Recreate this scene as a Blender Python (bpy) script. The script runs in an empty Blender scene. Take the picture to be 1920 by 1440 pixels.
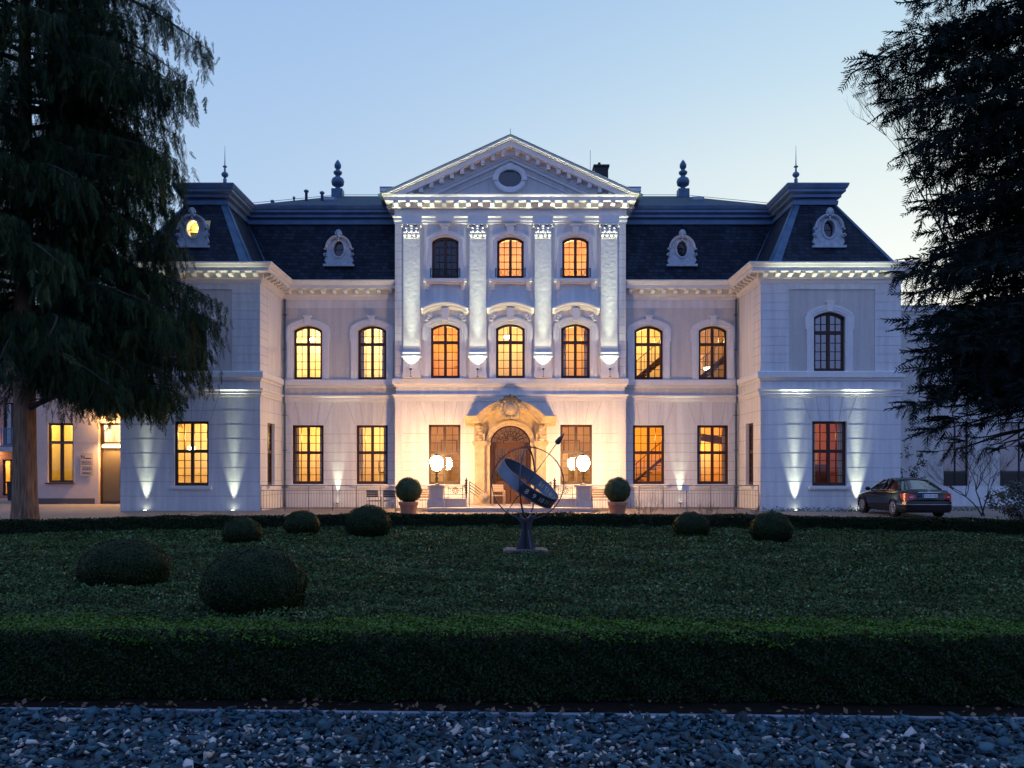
import bpy, math, random
import numpy as np
from mathutils import Vector, Matrix
from math import sin, cos, pi, radians as R, sqrt

S = bpy.context.scene
C = S.collection
# ------------------------------------------------------------------ camera
cd = bpy.data.cameras.new("camera")
cam = bpy.data.objects.new("camera", cd)
C.objects.link(cam)
EYE = 1.85
cam.location = (0, 0, EYE)
cam.rotation_euler = (R(90), 0, 0)
cd.sensor_width = 36
cd.lens = 30
cd.shift_x = 3 / 1920
cd.shift_y = 155 / 1920
cd.clip_start = 0.1
cd.clip_end = 2000
S.camera = cam
# ------------------------------------------------------------------ view and render
S.render.engine = 'CYCLES'
S.view_settings.view_transform = 'Standard'
S.view_settings.look = 'None'
S.view_settings.exposure = 0.15
S.view_settings.gamma = 1.0
S.cycles.use_denoising = True
S.cycles.max_bounces = 6
S.cycles.diffuse_bounces = 3
S.cycles.glossy_bounces = 3
S.cycles.transparent_max_bounces = 12
S.cycles.sample_clamp_indirect = 4.0
S.cycles.caustics_reflective = False
S.cycles.caustics_refractive = False
try:
    S.cycles.use_light_tree = True
except Exception:
    pass
# ------------------------------------------------------------------ dusk sky
W = bpy.data.worlds.new("World")
S.world = W
W.use_nodes = True
wn = W.node_tree.nodes
wl = W.node_tree.links
for n in list(wn):
    wn.remove(n)


def wnode(t, **k):
    n = wn.new(t)
    for a, b in k.items():
        setattr(n, a, b)
    return n


def ramp(node, stops):
    e = node.color_ramp.elements
    while len(e) > 1:
        e.remove(e[-1])
    e[0].position = stops[0][0]
    e[0].color = (*stops[0][1], 1)
    for p, c in stops[1:]:
        x = e.new(p)
        x.color = (*c, 1)


tc = wnode('ShaderNodeTexCoord')
sep = wnode('ShaderNodeSeparateXYZ')
wl.new(tc.outputs['Generated'], sep.inputs[0])
rl = wnode('ShaderNodeValToRGB')
ramp(rl, [(0.0, (.66, .77, .84)), (.10, (.53, .68, .82)), (.25, (.43, .59, .79)), (.48, (.30, .46, .74)), (1, (.27, .44, .86))])
rr = wnode('ShaderNodeValToRGB')
ramp(rr, [(0.0, (1.0, .86, .74)), (.12, (.95, .91, .83)), (.22, (.88, .91, .86)), (.32, (.71, .81, .81)), (.40, (.54, .70, .80)), (.48, (.43, .61, .78)), (1, (.27, .44, .86))])
rb = wnode('ShaderNodeValToRGB')
ramp(rb, [(0.0, (.29, .36, .70)), (.2, (.27, .40, .90)), (.6, (.25, .42, .97)), (1, (.25, .43, .90))])
for r_ in (rl, rr, rb):
    wl.new(sep.outputs['Z'], r_.inputs[0])
maz = wnode('ShaderNodeMapRange', interpolation_type='SMOOTHSTEP')
maz.inputs['From Min'].default_value = -0.42
maz.inputs['From Max'].default_value = 0.50
wl.new(sep.outputs['X'], maz.inputs['Value'])
mx1 = wnode('ShaderNodeMixRGB')
wl.new(maz.outputs[0], mx1.inputs[0])
wl.new(rl.outputs[0], mx1.inputs[1])
wl.new(rr.outputs[0], mx1.inputs[2])
mbk = wnode('ShaderNodeMapRange', interpolation_type='SMOOTHSTEP')
mbk.inputs['From Min'].default_value = -0.45
mbk.inputs['From Max'].default_value = 0.55
wl.new(sep.outputs['Y'], mbk.inputs['Value'])
mx2 = wnode('ShaderNodeMixRGB')
wl.new(mbk.outputs[0], mx2.inputs[0])
wl.new(rb.outputs[0], mx2.inputs[1])
wl.new(mx1.outputs[0], mx2.inputs[2])
bg = wnode('ShaderNodeBackground')
bg.inputs['Strength'].default_value = 1.0
wl.new(mx2.outputs[0], bg.inputs['Color'])
wo = wnode('ShaderNodeOutputWorld')
wl.new(bg.outputs[0], wo.inputs[0])

# ------------------------------------------------------------------ materials
MATS = {}


def mat(name, col, rough=.7, metal=0.0, noise=0.0, nscale=3.0, bump=0.0, bscale=30.0, spec=.4, coords='Object', stretch=(1, 1, 1), noise2=0.0, n2scale=.4, streak=False):
    m = bpy.data.materials.new(name)
    m.use_nodes = True
    nt = m.node_tree
    b = nt.nodes['Principled BSDF']
    b.inputs['Base Color'].default_value = (*col, 1)
    b.inputs['Roughness'].default_value = rough
    b.inputs['Metallic'].default_value = metal
    b.inputs['Specular IOR Level'].default_value = spec
    t = nt.nodes.new('ShaderNodeTexCoord')
    mp = nt.nodes.new('ShaderNodeMapping')
    mp.inputs['Scale'].default_value = stretch
    nt.links.new(t.outputs[coords], mp.inputs[0])
    last = None
    if noise > 0:
        n = nt.nodes.new('ShaderNodeTexNoise')
        n.inputs['Scale'].default_value = nscale
        n.inputs['Detail'].default_value = 6
        nt.links.new(mp.outputs[0], n.inputs[0])
        r = nt.nodes.new('ShaderNodeValToRGB')
        ramp(r, [(.25, tuple(max(0, c * (1 - noise)) for c in col)), (.75, tuple(min(1, c * (1 + noise)) for c in col))])
        nt.links.new(n.outputs[0], r.inputs[0])
        last = r.outputs[0]
        if noise2 > 0:
            n2 = nt.nodes.new('ShaderNodeTexNoise')
            n2.inputs['Scale'].default_value = n2scale
            n2.inputs['Detail'].default_value = 3
            if streak:        # rain streaks: drawn out downwards
                m2 = nt.nodes.new('ShaderNodeMapping')
                m2.inputs['Scale'].default_value = (5.5, 5.5, .45)
                nt.links.new(t.outputs[coords], m2.inputs[0])
                nt.links.new(m2.outputs[0], n2.inputs[0])
            else:
                nt.links.new(mp.outputs[0], n2.inputs[0])
            r2 = nt.nodes.new('ShaderNodeValToRGB')
            ramp(r2, [(.3, (1 - noise2,) * 3), (.7, (1, 1, 1))])
            nt.links.new(n2.outputs[0], r2.inputs[0])
            mm = nt.nodes.new('ShaderNodeMixRGB')
            mm.blend_type = 'MULTIPLY'
            mm.inputs[0].default_value = 1
            nt.links.new(last, mm.inputs[1])
            nt.links.new(r2.outputs[0], mm.inputs[2])
            last = mm.outputs[0]
        nt.links.new(last, b.inputs['Base Color'])
    if bump > 0:
        n3 = nt.nodes.new('ShaderNodeTexNoise')
        n3.inputs['Scale'].default_value = bscale
        n3.inputs['Detail'].default_value = 5
        nt.links.new(mp.outputs[0], n3.inputs[0])
        bp = nt.nodes.new('ShaderNodeBump')
        bp.inputs['Strength'].default_value = bump
        bp.inputs['Distance'].default_value = .02
        nt.links.new(n3.outputs[0], bp.inputs['Height'])
        nt.links.new(bp.outputs[0], b.inputs['Normal'])
    MATS[name] = m
    return m


def emat(name, col, strength):
    m = bpy.data.materials.new(name)
    m.use_nodes = True
    nt = m.node_tree
    nt.nodes.clear()
    e = nt.nodes.new('ShaderNodeEmission')
    e.inputs[0].default_value = (*col, 1)
    e.inputs[1].default_value = strength
    o = nt.nodes.new('ShaderNodeOutputMaterial')
    nt.links.new(e.outputs[0], o.inputs[0])
    MATS[name] = m
    return m


def glassmat(name, ior=1.9, tint=(1, 1, 1), rough=.02):
    m = bpy.data.materials.new(name)
    m.use_nodes = True
    nt = m.node_tree
    nt.nodes.clear()
    tr = nt.nodes.new('ShaderNodeBsdfTransparent')
    tr.inputs[0].default_value = (*tint, 1)
    gl = nt.nodes.new('ShaderNodeBsdfGlossy')
    gl.inputs['Roughness'].default_value = rough
    # reflection rising towards grazing angles, the same from both sides of the sheet
    lw = nt.nodes.new('ShaderNodeLayerWeight')
    lw.inputs[0].default_value = .5
    pw = nt.nodes.new('ShaderNodeMath')
    pw.operation = 'POWER'
    pw.inputs[1].default_value = 4.0
    nt.links.new(lw.outputs['Facing'], pw.inputs[0])
    f0 = ((ior - 1) / (ior + 1)) ** 2
    fr = nt.nodes.new('ShaderNodeMapRange')
    fr.inputs['To Min'].default_value = f0
    fr.inputs['To Max'].default_value = 1.0
    nt.links.new(pw.outputs[0], fr.inputs['Value'])
    mx = nt.nodes.new('ShaderNodeMixShader')
    o = nt.nodes.new('ShaderNodeOutputMaterial')
    nt.links.new(fr.outputs[0], mx.inputs[0])
    nt.links.new(tr.outputs[0], mx.inputs[1])
    nt.links.new(gl.outputs[0], mx.inputs[2])
    nt.links.new(mx.outputs[0], o.inputs[0])
    MATS[name] = m
    return m


def leafmat(name, stops, rough=.5, trans=.15, spec=.4):
    """foliage: colour picked per leaf by the face attribute 'tint'"""
    m = bpy.data.materials.new(name)
    m.use_nodes = True
    nt = m.node_tree
    b = nt.nodes['Principled BSDF']
    b.inputs['Roughness'].default_value = rough
    b.inputs['Specular IOR Level'].default_value = spec
    a = nt.nodes.new('ShaderNodeAttribute')
    a.attribute_name = 'tint'
    r = nt.nodes.new('ShaderNodeValToRGB')
    ramp(r, stops)
    nt.links.new(a.outputs['Fac'], r.inputs[0])
    nt.links.new(r.outputs[0], b.inputs['Base Color'])
    if trans > 0:
        tl = nt.nodes.new('ShaderNodeBsdfTranslucent')
        nt.links.new(r.outputs[0], tl.inputs[0])
        mx = nt.nodes.new('ShaderNodeMixShader')
        mx.inputs[0].default_value = trans
        nt.links.new(b.outputs[0], mx.inputs[1])
        nt.links.new(tl.outputs[0], mx.inputs[2])
        nt.links.new(mx.outputs[0], nt.nodes['Material Output'].inputs[0])
    MATS[name] = m
    return m


def brickmat(name, c1, c2, mortar, scale, bw=.5, bh=.25, rough=.8, msize=.02, swz='xz', bump=.4, noise=.0):
    m = bpy.data.materials.new(name)
    m.use_nodes = True
    nt = m.node_tree
    b = nt.nodes['Principled BSDF']
    b.inputs['Roughness'].default_value = rough
    b.inputs['Specular IOR Level'].default_value = .22
    t = nt.nodes.new('ShaderNodeTexCoord')
    sp = nt.nodes.new('ShaderNodeSeparateXYZ')
    nt.links.new(t.outputs['Object'], sp.inputs[0])
    cb = nt.nodes.new('ShaderNodeCombineXYZ')
    if swz == 'xz':     # upright or steep faces: x+y along, z up
        ad = nt.nodes.new('ShaderNodeMath')
        nt.links.new(sp.outputs['X'], ad.inputs[0])
        nt.links.new(sp.outputs['Y'], ad.inputs[1])
        nt.links.new(ad.outputs[0], cb.inputs[0])
        nt.links.new(sp.outputs['Z'], cb.inputs[1])
    else:
        nt.links.new(sp.outputs['X'], cb.inputs[0])
        nt.links.new(sp.outputs['Y'], cb.inputs[1])
    br = nt.nodes.new('ShaderNodeTexBrick')
    br.inputs['Color1'].default_value = (*c1, 1)
    br.inputs['Color2'].default_value = (*c2, 1)
    br.inputs['Mortar'].default_value = (*mortar, 1)
    br.inputs['Scale'].default_value = scale
    br.inputs['Mortar Size'].default_value = msize
    br.inputs['Brick Width'].default_value = bw
    br.inputs['Row Height'].default_value = bh
    nt.links.new(cb.outputs[0], br.inputs['Vector'])
    col = br.outputs['Color']
    if noise > 0:
        n = nt.nodes.new('ShaderNodeTexNoise')
        n.inputs['Scale'].default_value = 1.3
        n.inputs['Detail'].default_value = 6
        nt.links.new(t.outputs['Object'], n.inputs[0])
        r2 = nt.nodes.new('ShaderNodeValToRGB')
        ramp(r2, [(.3, (1 - noise,) * 3), (.7, (1 + noise,) * 3)])
        nt.links.new(n.outputs[0], r2.inputs[0])
        mm = nt.nodes.new('ShaderNodeMixRGB')
        mm.blend_type = 'MULTIPLY'
        mm.inputs[0].default_value = 1
        nt.links.new(col, mm.inputs[1])
        nt.links.new(r2.outputs[0], mm.inputs[2])
        col = mm.outputs[0]
    nt.links.new(col, b.inputs['Base Color'])
    bp = nt.nodes.new('ShaderNodeBump')
    bp.inputs['Strength'].default_value = bump
    bp.inputs['Distance'].default_value = .01
    nt.links.new(br.outputs['Fac'], bp.inputs['Height'])
    bp.invert = True
    nt.links.new(bp.outputs[0], b.inputs['Normal'])
    MATS[name] = m
    return m


mat('plaster', (.75, .735, .715), .75, noise=.05, nscale=9, bump=.12, bscale=14, noise2=.20, n2scale=.8, streak=True)
mat('trim', (.77, .755, .735), .65, noise=.05, nscale=6, bump=.06, bscale=25, noise2=.08, n2scale=1.1)
mat('shaft', (.75, .74, .71), .75, noise=.08, nscale=7, bump=.55, bscale=6, noise2=.1, n2scale=1.5)
mat('panel', (.61, .575, .535), .8, noise=.05, nscale=8, bump=.1, bscale=20, noise2=.17, n2scale=.8, streak=True)
mat('joint', (.36, .345, .33), .9)
mat('lead', (.07, .13, .20), .5, metal=.3, noise=.25, nscale=3, bump=.1, bscale=6)
mat('zinc', (.11, .19, .30), .5, metal=.2, noise=.2, nscale=2, bump=.05, bscale=8)
brickmat('slate', (.004, .010, .022), (.020, .032, .050), (.002, .004, .008), 1.0, bw=.26, bh=.17, rough=.75, msize=.014, bump=.8, noise=.35)
mat('mossy', (.016, .048, .066), .8, noise=.4, nscale=5, bump=.3, bscale=14)
mat('frame', (.045, .017, .009), .45, noise=.25, nscale=6, stretch=(1, 1, .3))
mat('frame_black', (.012, .011, .013), .45)
mat('wood', (.085, .036, .016), .45, noise=.35, nscale=7, stretch=(3, 3, .35), bump=.1, bscale=12)
mat('sandstone', (.50, .385, .24), .85, noise=.22, nscale=6, bump=.35, bscale=9, noise2=.25, n2scale=2.2)
mat('sandstone_dark', (.12, .095, .065), .9, noise=.4, nscale=5, bump=.4, bscale=9)
mat('stone', (.52, .46, .42), .85, noise=.12, nscale=7, bump=.2, bscale=14, noise2=.15, n2scale=2)
mat('dormer_stone', (.44, .49, .54), .7, noise=.15, nscale=6, bump=.2, bscale=12, noise2=.2, n2scale=3)
mat('railing_paint', (.20, .175, .16), .5)
mat('iron', (.018, .017, .018), .5, metal=.5)
mat('steel_paint', (.16, .175, .215), .45, metal=.25, noise=.12, nscale=8)
mat('steel_dark', (.060, .062, .072), .42, metal=.35, noise=.2, nscale=12)
mat('numeral', (.72, .60, .42), .5)
mat('terracotta', (.42, .20, .13), .8, noise=.15, nscale=6, bump=.15, bscale=20)
mat('chair_frame', (.32, .31, .30), .35, metal=.8)
mat('chair_web', (.05, .05, .06), .7)
mat('chair_wood', (.50, .38, .24), .5)
mat('bench_wood', (.20, .13, .08), .6, noise=.2, nscale=9, stretch=(.4, 3, 3))
mat('bark', (.19, .115, .07), .95, noise=.75, nscale=6, stretch=(3.2, 3.2, .22), bump=1.0, bscale=7)
mat('bark_dark', (.035, .028, .024), .95, noise=.4, nscale=6, bump=.5, bscale=9)
mat('twig', (.03, .025, .022), .9)
mat('paving', (.26, .205, .165), .85, noise=.18, nscale=9, bump=.2, bscale=30, coords='Object', noise2=.25, n2scale=.35)
mat('earth', (.035, .030, .022), .95, noise=.3, nscale=4, bump=.4, bscale=9)
mat('soil', (.011, .008, .006), .95, spec=.1, noise=.4, nscale=9, bump=.5, bscale=25)
mat('edging', (.17, .20, .25), .7, noise=.15, nscale=5, bump=.1, bscale=20)
mat('gravel_bed', (.018, .022, .030), .95, noise=.4, nscale=20)
mat('hedge_core', (.006, .009, .005), .95)
brickmat('brick', (.36, .16, .13), (.28, .12, .10), (.40, .33, .30), 1.0, bw=.25, bh=.075, msize=.012)
mat('render_dark', (.10, .09, .085), .8)
mat('door_grey', (.10, .075, .045), .5)
mat('car_paint', (.004, .005, .008), .14, spec=.45)
mat('car_trim', (.01, .01, .01), .5)
mat('chrome', (.75, .75, .77), .15, metal=1.0)
mat('rim', (.50, .50, .52), .3, metal=.9)
mat('tyre', (.012, .012, .012), .85)
mat('tail_red', (.55, .008, .010), .18, spec=.8)
mat('tail_clear', (.55, .40, .40), .15, spec=.8)
mat('plate_white', (.75, .75, .75), .4)
mat('plate_blue', (.02, .07, .32), .4)
mat('ink', (.012, .010, .010), .6)
mat('acrylic', (.42, .34, .30), .25)
mat('notice', (.55, .56, .62), .5)
mat('lamp_metal', (.06, .055, .05), .4, metal=.7)
glassmat('glass', 1.75)
glassmat('glass_dark', 3.3, tint=(.25, .3, .32))
glassmat('car_glass', 3.0, tint=(.18, .22, .24))
emat('globe_glow', (1.0, .57, .235), 290)
emat('spot_glow', (.93, 1.0, .80), 14)
emat('bulb_glow', (1.0, .74, .38), 25)


# ------------------------------------------------------------------ mesh builder
class MB:
    def __init__(self):
        self.v, self.f, self.m, self.s = [], [], [], []

    def add(self, vs, fs, mi=0, sm=False):
        b = len(self.v)
        self.v.extend(vs)
        for f in fs:
            self.f.append([i + b for i in f])
            self.m.append(mi)
            self.s.append(sm)

    def box(self, x0, x1, y0, y1, z0, z1, mi=0, mp=None):
        vs = [(x, y, z) for x in (x0, x1) for y in (y0, y1) for z in (z0, z1)]
        if mp:
            vs = [mp(*p) for p in vs]
        self.add(vs, [(0, 1, 3, 2), (4, 6, 7, 5), (0, 4, 5, 1), (2, 3, 7, 6), (0, 2, 6, 4), (1, 5, 7, 3)], mi)

    def quad(self, a, b, c, d, mi=0):
        self.add([a, b, c, d], [(0, 1, 2, 3)], mi)

    def tube(self, path, r, n=8, mi=0, sm=True, caps=True):
        path = [Vector(p) for p in path]
        k = len(path)
        rs = r if isinstance(r, (list, tuple)) else [r] * k
        vs, fs = [], []
        ref = None
        for i, p in enumerate(path):
            d = (path[min(i + 1, k - 1)] - path[max(i - 1, 0)])
            d = d.normalized() if d.length > 1e-9 else Vector((0, 0, 1))
            if ref is None:
                ref = Vector((0, 0, 1)) if abs(d.z) < .9 else Vector((1, 0, 0))
            a = d.cross(ref)
            if a.length < 1e-6:
                a = d.cross(Vector((0, 1, 0)))
            a.normalize()
            b = d.cross(a).normalized()
            ref = b.cross(d) if False else ref
            for j in range(n):
                t = 2 * pi * j / n
                vs.append(tuple(p + a * (rs[i] * cos(t)) + b * (rs[i] * sin(t))))
        for i in range(k - 1):
            for j in range(n):
                j2 = (j + 1) % n
                fs.append((i * n + j, i * n + j2, (i + 1) * n + j2, (i + 1) * n + j))
        if caps:
            fs.append(tuple(range(n - 1, -1, -1)))
            fs.append(tuple((k - 1) * n + j for j in range(n)))
        self.add(vs, fs, mi, sm)

    def lathe(self, c, prof, n=16, mi=0, sm=True, sx=1, sy=1):
        vs, fs = [], []
        for (r, z) in prof:
            for j in range(n):
                t = 2 * pi * j / n
                vs.append((c[0] + r * cos(t) * sx, c[1] + r * sin(t) * sy, c[2] + z))
        k = len(prof)
        for i in range(k - 1):
            for j in range(n):
                j2 = (j + 1) % n
                fs.append((i * n + j, i * n + j2, (i + 1) * n + j2, (i + 1) * n + j))
        fs.append(tuple(range(n - 1, -1, -1)))
        fs.append(tuple((k - 1) * n + j for j in range(n)))
        self.add(vs, fs, mi, sm)

    def ell(self, c, r, n=10, k=7, mi=0, rot=None):
        vs, fs = [], []
        for i in range(k + 1):
            ph = -pi / 2 + pi * i / k
            for j in range(n):
                t = 2 * pi * j / n
                p = Vector((r[0] * cos(ph) * cos(t), r[1] * cos(ph) * sin(t), r[2] * sin(ph)))
                if rot is not None:
                    p = rot @ p
                vs.append((c[0] + p.x, c[1] + p.y, c[2] + p.z))
        for i in range(k):
            for j in range(n):
                j2 = (j + 1) % n
                fs.append((i * n + j, i * n + j2, (i + 1) * n + j2, (i + 1) * n + j))
        self.add(vs, fs, mi, True)

    def prism(self, poly, d0, d1, mp, mi=0):
        """poly in (u, z), extruded in depth from d0 to d1 through mp(u, d, z)"""
        n = len(poly)
        vs = [mp(u, d0, z) for u, z in poly] + [mp(u, d1, z) for u, z in poly]
        fs = [tuple(range(n)), tuple(range(2 * n - 1, n - 1, -1))]
        for i in range(n):
            j = (i + 1) % n
            fs.append((i, i + n, j + n, j))
        self.add(vs, fs, mi)

    def sweep(self, path, prof, mp, closed=False, mi=0, caps=True, sm=False):
        """sweep the closed profile (a outwards to the left of the path, b) along a 2-D path with mitres; mp(u, v, b)"""
        n = len(path)
        k = len(prof)
        nr = []
        segs = n if closed else n - 1
        for i in range(segs):
            x0, y0 = path[i]
            x1, y1 = path[(i + 1) % n]
            L = math.hypot(x1 - x0, y1 - y0) or 1e-9
            nr.append((-(y1 - y0) / L, (x1 - x0) / L))
        vs, fs = [], []
        for i in range(n):
            if closed:
                a, b = nr[i - 1], nr[i]
            else:
                a, b = nr[max(i - 1, 0)], nr[min(i, segs - 1)]
            dd = 1 + a[0] * b[0] + a[1] * b[1]
            dd = max(dd, .2)
            mx, my = (a[0] + b[0]) / dd, (a[1] + b[1]) / dd
            for (o, h) in prof:
                vs.append(mp(path[i][0] + mx * o, path[i][1] + my * o, h))
        for i in range(segs):
            i2 = (i + 1) % n
            for j in range(k):
                j2 = (j + 1) % k
                fs.append((i * k + j, i2 * k + j, i2 * k + j2, i * k + j2))
        if caps and not closed:
            fs.append(tuple(range(k)))
            fs.append(tuple((n - 1) * k + j for j in range(k - 1, -1, -1)))
        self.add(vs, fs, mi, sm)

    def flipped(self):
        o = MB()
        o.v = [(-p[0], p[1], p[2]) for p in self.v]
        o.f = [list(reversed(f)) for f in self.f]
        o.m, o.s = list(self.m), list(self.s)
        return o

    def mirror(self):
        """everything so far, repeated with x negated"""
        n = len(self.v)
        self.v.extend([(-p[0], p[1], p[2]) for p in self.v[:n]])
        for f, m, s in list(zip(self.f, self.m, self.s)):
            self.f.append([i + n for i in reversed(f)])
            self.m.append(m)
            self.s.append(s)

    def build(self, name, mats, parent=None, world=True):
        me = bpy.data.meshes.new(name)
        me.from_pydata([tuple(p) for p in self.v], [], self.f)
        for mm in (mats if isinstance(mats, (list, tuple)) else [mats]):
            me.materials.append(MATS[mm] if isinstance(mm, str) else mm)
        me.polygons.foreach_set('material_index', self.m)
        me.polygons.foreach_set('use_smooth', self.s)
        me.update()
        return link(name, me, parent, world)


WLOC = {}


def link(name, data, parent=None, world=True):
    o = bpy.data.objects.new(name, data)
    C.objects.link(o)
    if parent is not None:
        o.parent = parent
        if world:
            p = WLOC.get(parent.name, Vector((0, 0, 0)))
            o.location = -p
            WLOC[o.name] = Vector((0, 0, 0))
    return o


def empty(name, loc=(0, 0, 0), rz=0):
    o = bpy.data.objects.new(name, None)
    o.empty_display_size = .2
    C.objects.link(o)
    o.location = loc
    o.rotation_euler = (0, 0, rz)
    WLOC[o.name] = Vector(loc)
    return o


def tag(o, label=None, cat=None, group=None, kind=None):
    if label:
        o['label'] = label
    if cat:
        o['category'] = cat
    if group:
        o['group'] = group
    if kind:
        o['kind'] = kind
    return o


def copy_tree(o, parent=None):
    c = o.copy()
    C.objects.link(c)
    c.parent = parent
    for ch in list(o.children):
        copy_tree(ch, c)
    return c


def np_mesh(name, V, F, mats, tint=None, midx=None, smooth=False, parent=None, world=True):
    """fast mesh from numpy: V (n,3), F (m,k)"""
    V = np.ascontiguousarray(V, dtype=np.float32)
    F = np.ascontiguousarray(F, dtype=np.int32)
    me = bpy.data.meshes.new(name)
    m, k = F.shape
    me.vertices.add(len(V))
    me.vertices.foreach_set('co', V.ravel())
    me.loops.add(m * k)
    me.loops.foreach_set('vertex_index', F.ravel())
    me.polygons.add(m)
    me.polygons.foreach_set('loop_start', np.arange(0, m * k, k, dtype=np.int32))
    me.polygons.foreach_set('loop_total', np.full(m, k, dtype=np.int32))
    for mm in mats:
        me.materials.append(MATS[mm])
    if midx is not None:
        me.polygons.foreach_set('material_index', np.ascontiguousarray(midx, dtype=np.int32))
    if smooth:
        me.polygons.foreach_set('use_smooth', np.ones(m, dtype=bool))
    me.update(calc_edges=True)
    if tint is not None:
        a = me.attributes.new('tint', 'FLOAT', 'FACE')
        a.data.foreach_set('value', np.ascontiguousarray(tint, dtype=np.float32))
    me.validate()
    return link(name, me, parent, world)


def text_mesh(body, size):
    """flat lettering as vertices and faces (x right, y up), centred"""
    cu = bpy.data.curves.new('lettering', 'FONT')
    cu.body = body
    cu.size = size
    cu.align_x = 'CENTER'
    cu.align_y = 'CENTER'
    o = bpy.data.objects.new('lettering', cu)
    C.objects.link(o)
    dg = bpy.context.evaluated_depsgraph_get()
    me = o.evaluated_get(dg).to_mesh()
    vs = [tuple(v.co) for v in me.vertices]
    fs = [tuple(p.vertices) for p in me.polygons]
    o.evaluated_get(dg).to_mesh_clear()
    C.objects.unlink(o)
    bpy.data.objects.remove(o)
    bpy.data.curves.remove(cu)
    return vs, fs


def lamp(name, kind, loc, power, col, parent=None, **k):
    l = bpy.data.lights.new(name, kind)
    l.energy = power
    l.color = col
    for a, b in k.items():
        setattr(l, a, b)
    o = link(name, l, parent)
    p = WLOC.get(parent.name, Vector((0, 0, 0))) if parent else Vector((0, 0, 0))
    o.location = Vector(loc) - p
    return o


def aim(o, d):
    o.rotation_euler = Vector(d).to_track_quat('-Z', 'Y').to_euler()
# ------------------------------------------------------------------ the ground
rng = random.Random(7)
ONE = lambda x, y, z: (x, y, z)
PLAN = lambda u, v, b: (u, v, b)


def sheet(name, poly, z, mt, kind='structure'):
    mb = MB()
    mb.add([(x, y, z) for x, y in poly], [tuple(range(len(poly)))])
    return tag(mb.build(name, mt), kind=kind)


sheet('ground', [(-400, -300), (400, -300), (400, 700), (-400, 700)], -.012, 'earth')
BEDR, BEDY = 32.3, 25.75 - 32.3          # the far hedge follows this circle


def bed_y(x, extra=0.0):
    return BEDY + sqrt(max(0.0, (BEDR + extra) ** 2 - x * x))


arc = [(x, bed_y(x, -.05)) for x in np.linspace(-19, 19, 39)]
sheet('lawn_soil', [(-19, 7.06)] + arc + [(19, 5.73)], -.004, 'soil')
arc2 = [(x, bed_y(x, .75)) for x in np.linspace(-20, 20, 41)]
sheet('driveway', [(-60, 19), (-20, 19)] + arc2 + [(20, 19), (60, 19), (60, 60), (-60, 60)], 0.0, 'paving')
sheet('gravel_ground', [(-19, -8), (19, -8), (19, 5.73), (-19, 7.06)], -.004, 'gravel_bed')

# ------------------------------------------------------------------ the villa
YM, YC, YW = 39.1, 38.5, 35.65
XI, XO, XC = 10.45, 16.3, 5.17
villa = tag(empty('villa', (0, YC, 0)), 'white two-storey villa with slate mansard roof, pediment and glowing windows', 'villa')


def mfront(y):
    return lambda u, d, z: (u, y + d, z)


def mside(x, sgn):
    """a wall along y whose outside looks towards sgn*x; u is the world y"""
    return lambda u, d, z: (x - sgn * d, u, z)


def arc_pts(uc, w, ztop, rise, n=12):
    Rr = (w * w / 4 + rise * rise) / (2 * rise)
    cz = ztop - Rr
    a0 = math.asin(min(1, (w / 2) / Rr))
    if rise > w / 2 - 1e-6:
        a0 = pi / 2
    return [(uc + Rr * sin(-a0 + 2 * a0 * i / n), cz + Rr * cos(-a0 + 2 * a0 * i / n)) for i in range(n + 1)], cz, Rr


def wall_grid(mb, m, u0, u1, z0, z1, ops, mi=0, depth=.27, rmi=None):
    us = sorted({u0, u1} | {o['u0'] for o in ops} | {o['u1'] for o in ops})
    zs = sorted({z0, z1} | {o['z0'] for o in ops} | {o['z1'] for o in ops})
    us = [u for u in us if u0 <= u <= u1]
    zs = [z for z in zs if z0 <= z <= z1]
    for a, b in zip(us, us[1:]):
        for c, d in zip(zs, zs[1:]):
            mu, mz = (a + b) / 2, (c + d) / 2
            if any(o['u0'] < mu < o['u1'] and o['z0'] < mz < o['z1'] for o in ops):
                continue
            mb.quad(m(a, 0, c), m(b, 0, c), m(b, 0, d), m(a, 0, d), mi)
    rm = mi if rmi is None else rmi
    for o in ops:
        a, b, c, d, ri = o['u0'], o['u1'], o['z0'], o['z1'], o.get('rise', 0)
        zj = d - ri
        mb.quad(m(a, 0, c), m(a, depth, c), m(a, depth, zj), m(a, 0, zj), rm)
        mb.quad(m(b, 0, c), m(b, depth, c), m(b, depth, zj), m(b, 0, zj), rm)
        mb.quad(m(a, 0, c), m(b, 0, c), m(b, depth, c), m(a, depth, c), rm)
        if ri:
            pts, _, _ = arc_pts((a + b) / 2, b - a, d, ri)
            for p, q in zip(pts, pts[1:]):
                mb.quad(m(p[0], 0, p[1]), m(q[0], 0, q[1]), m(q[0], 0, d), m(p[0], 0, d), mi)
                mb.quad(m(p[0], 0, p[1]), m(q[0], 0, q[1]), m(q[0], depth, q[1]), m(p[0], depth, p[1]), rm)
        else:
            mb.quad(m(a, 0, d), m(b, 0, d), m(b, depth, d), m(a, depth, d), rm)


def joints(mb, m, u0, u1, zs, ops, mi, pad=.0):
    for z in zs:
        spans = [(u0, u1)]
        for o in ops:
            if o['z0'] - .01 < z < o['z1'] + .01 + pad:
                new = []
                for a, b in spans:
                    if o['u1'] + pad <= a or o['u0'] - pad >= b:
                        new.append((a, b))
                    else:
                        if o['u0'] - pad > a:
                            new.append((a, o['u0'] - pad))
                        if o['u1'] + pad < b:
                            new.append((o['u1'] + pad, b))
                spans = new
        for a, b in spans:
            if b - a > .02:
                mb.box(a, b, -.003, .01, z - .008, z + .008, mi, m)


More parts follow.
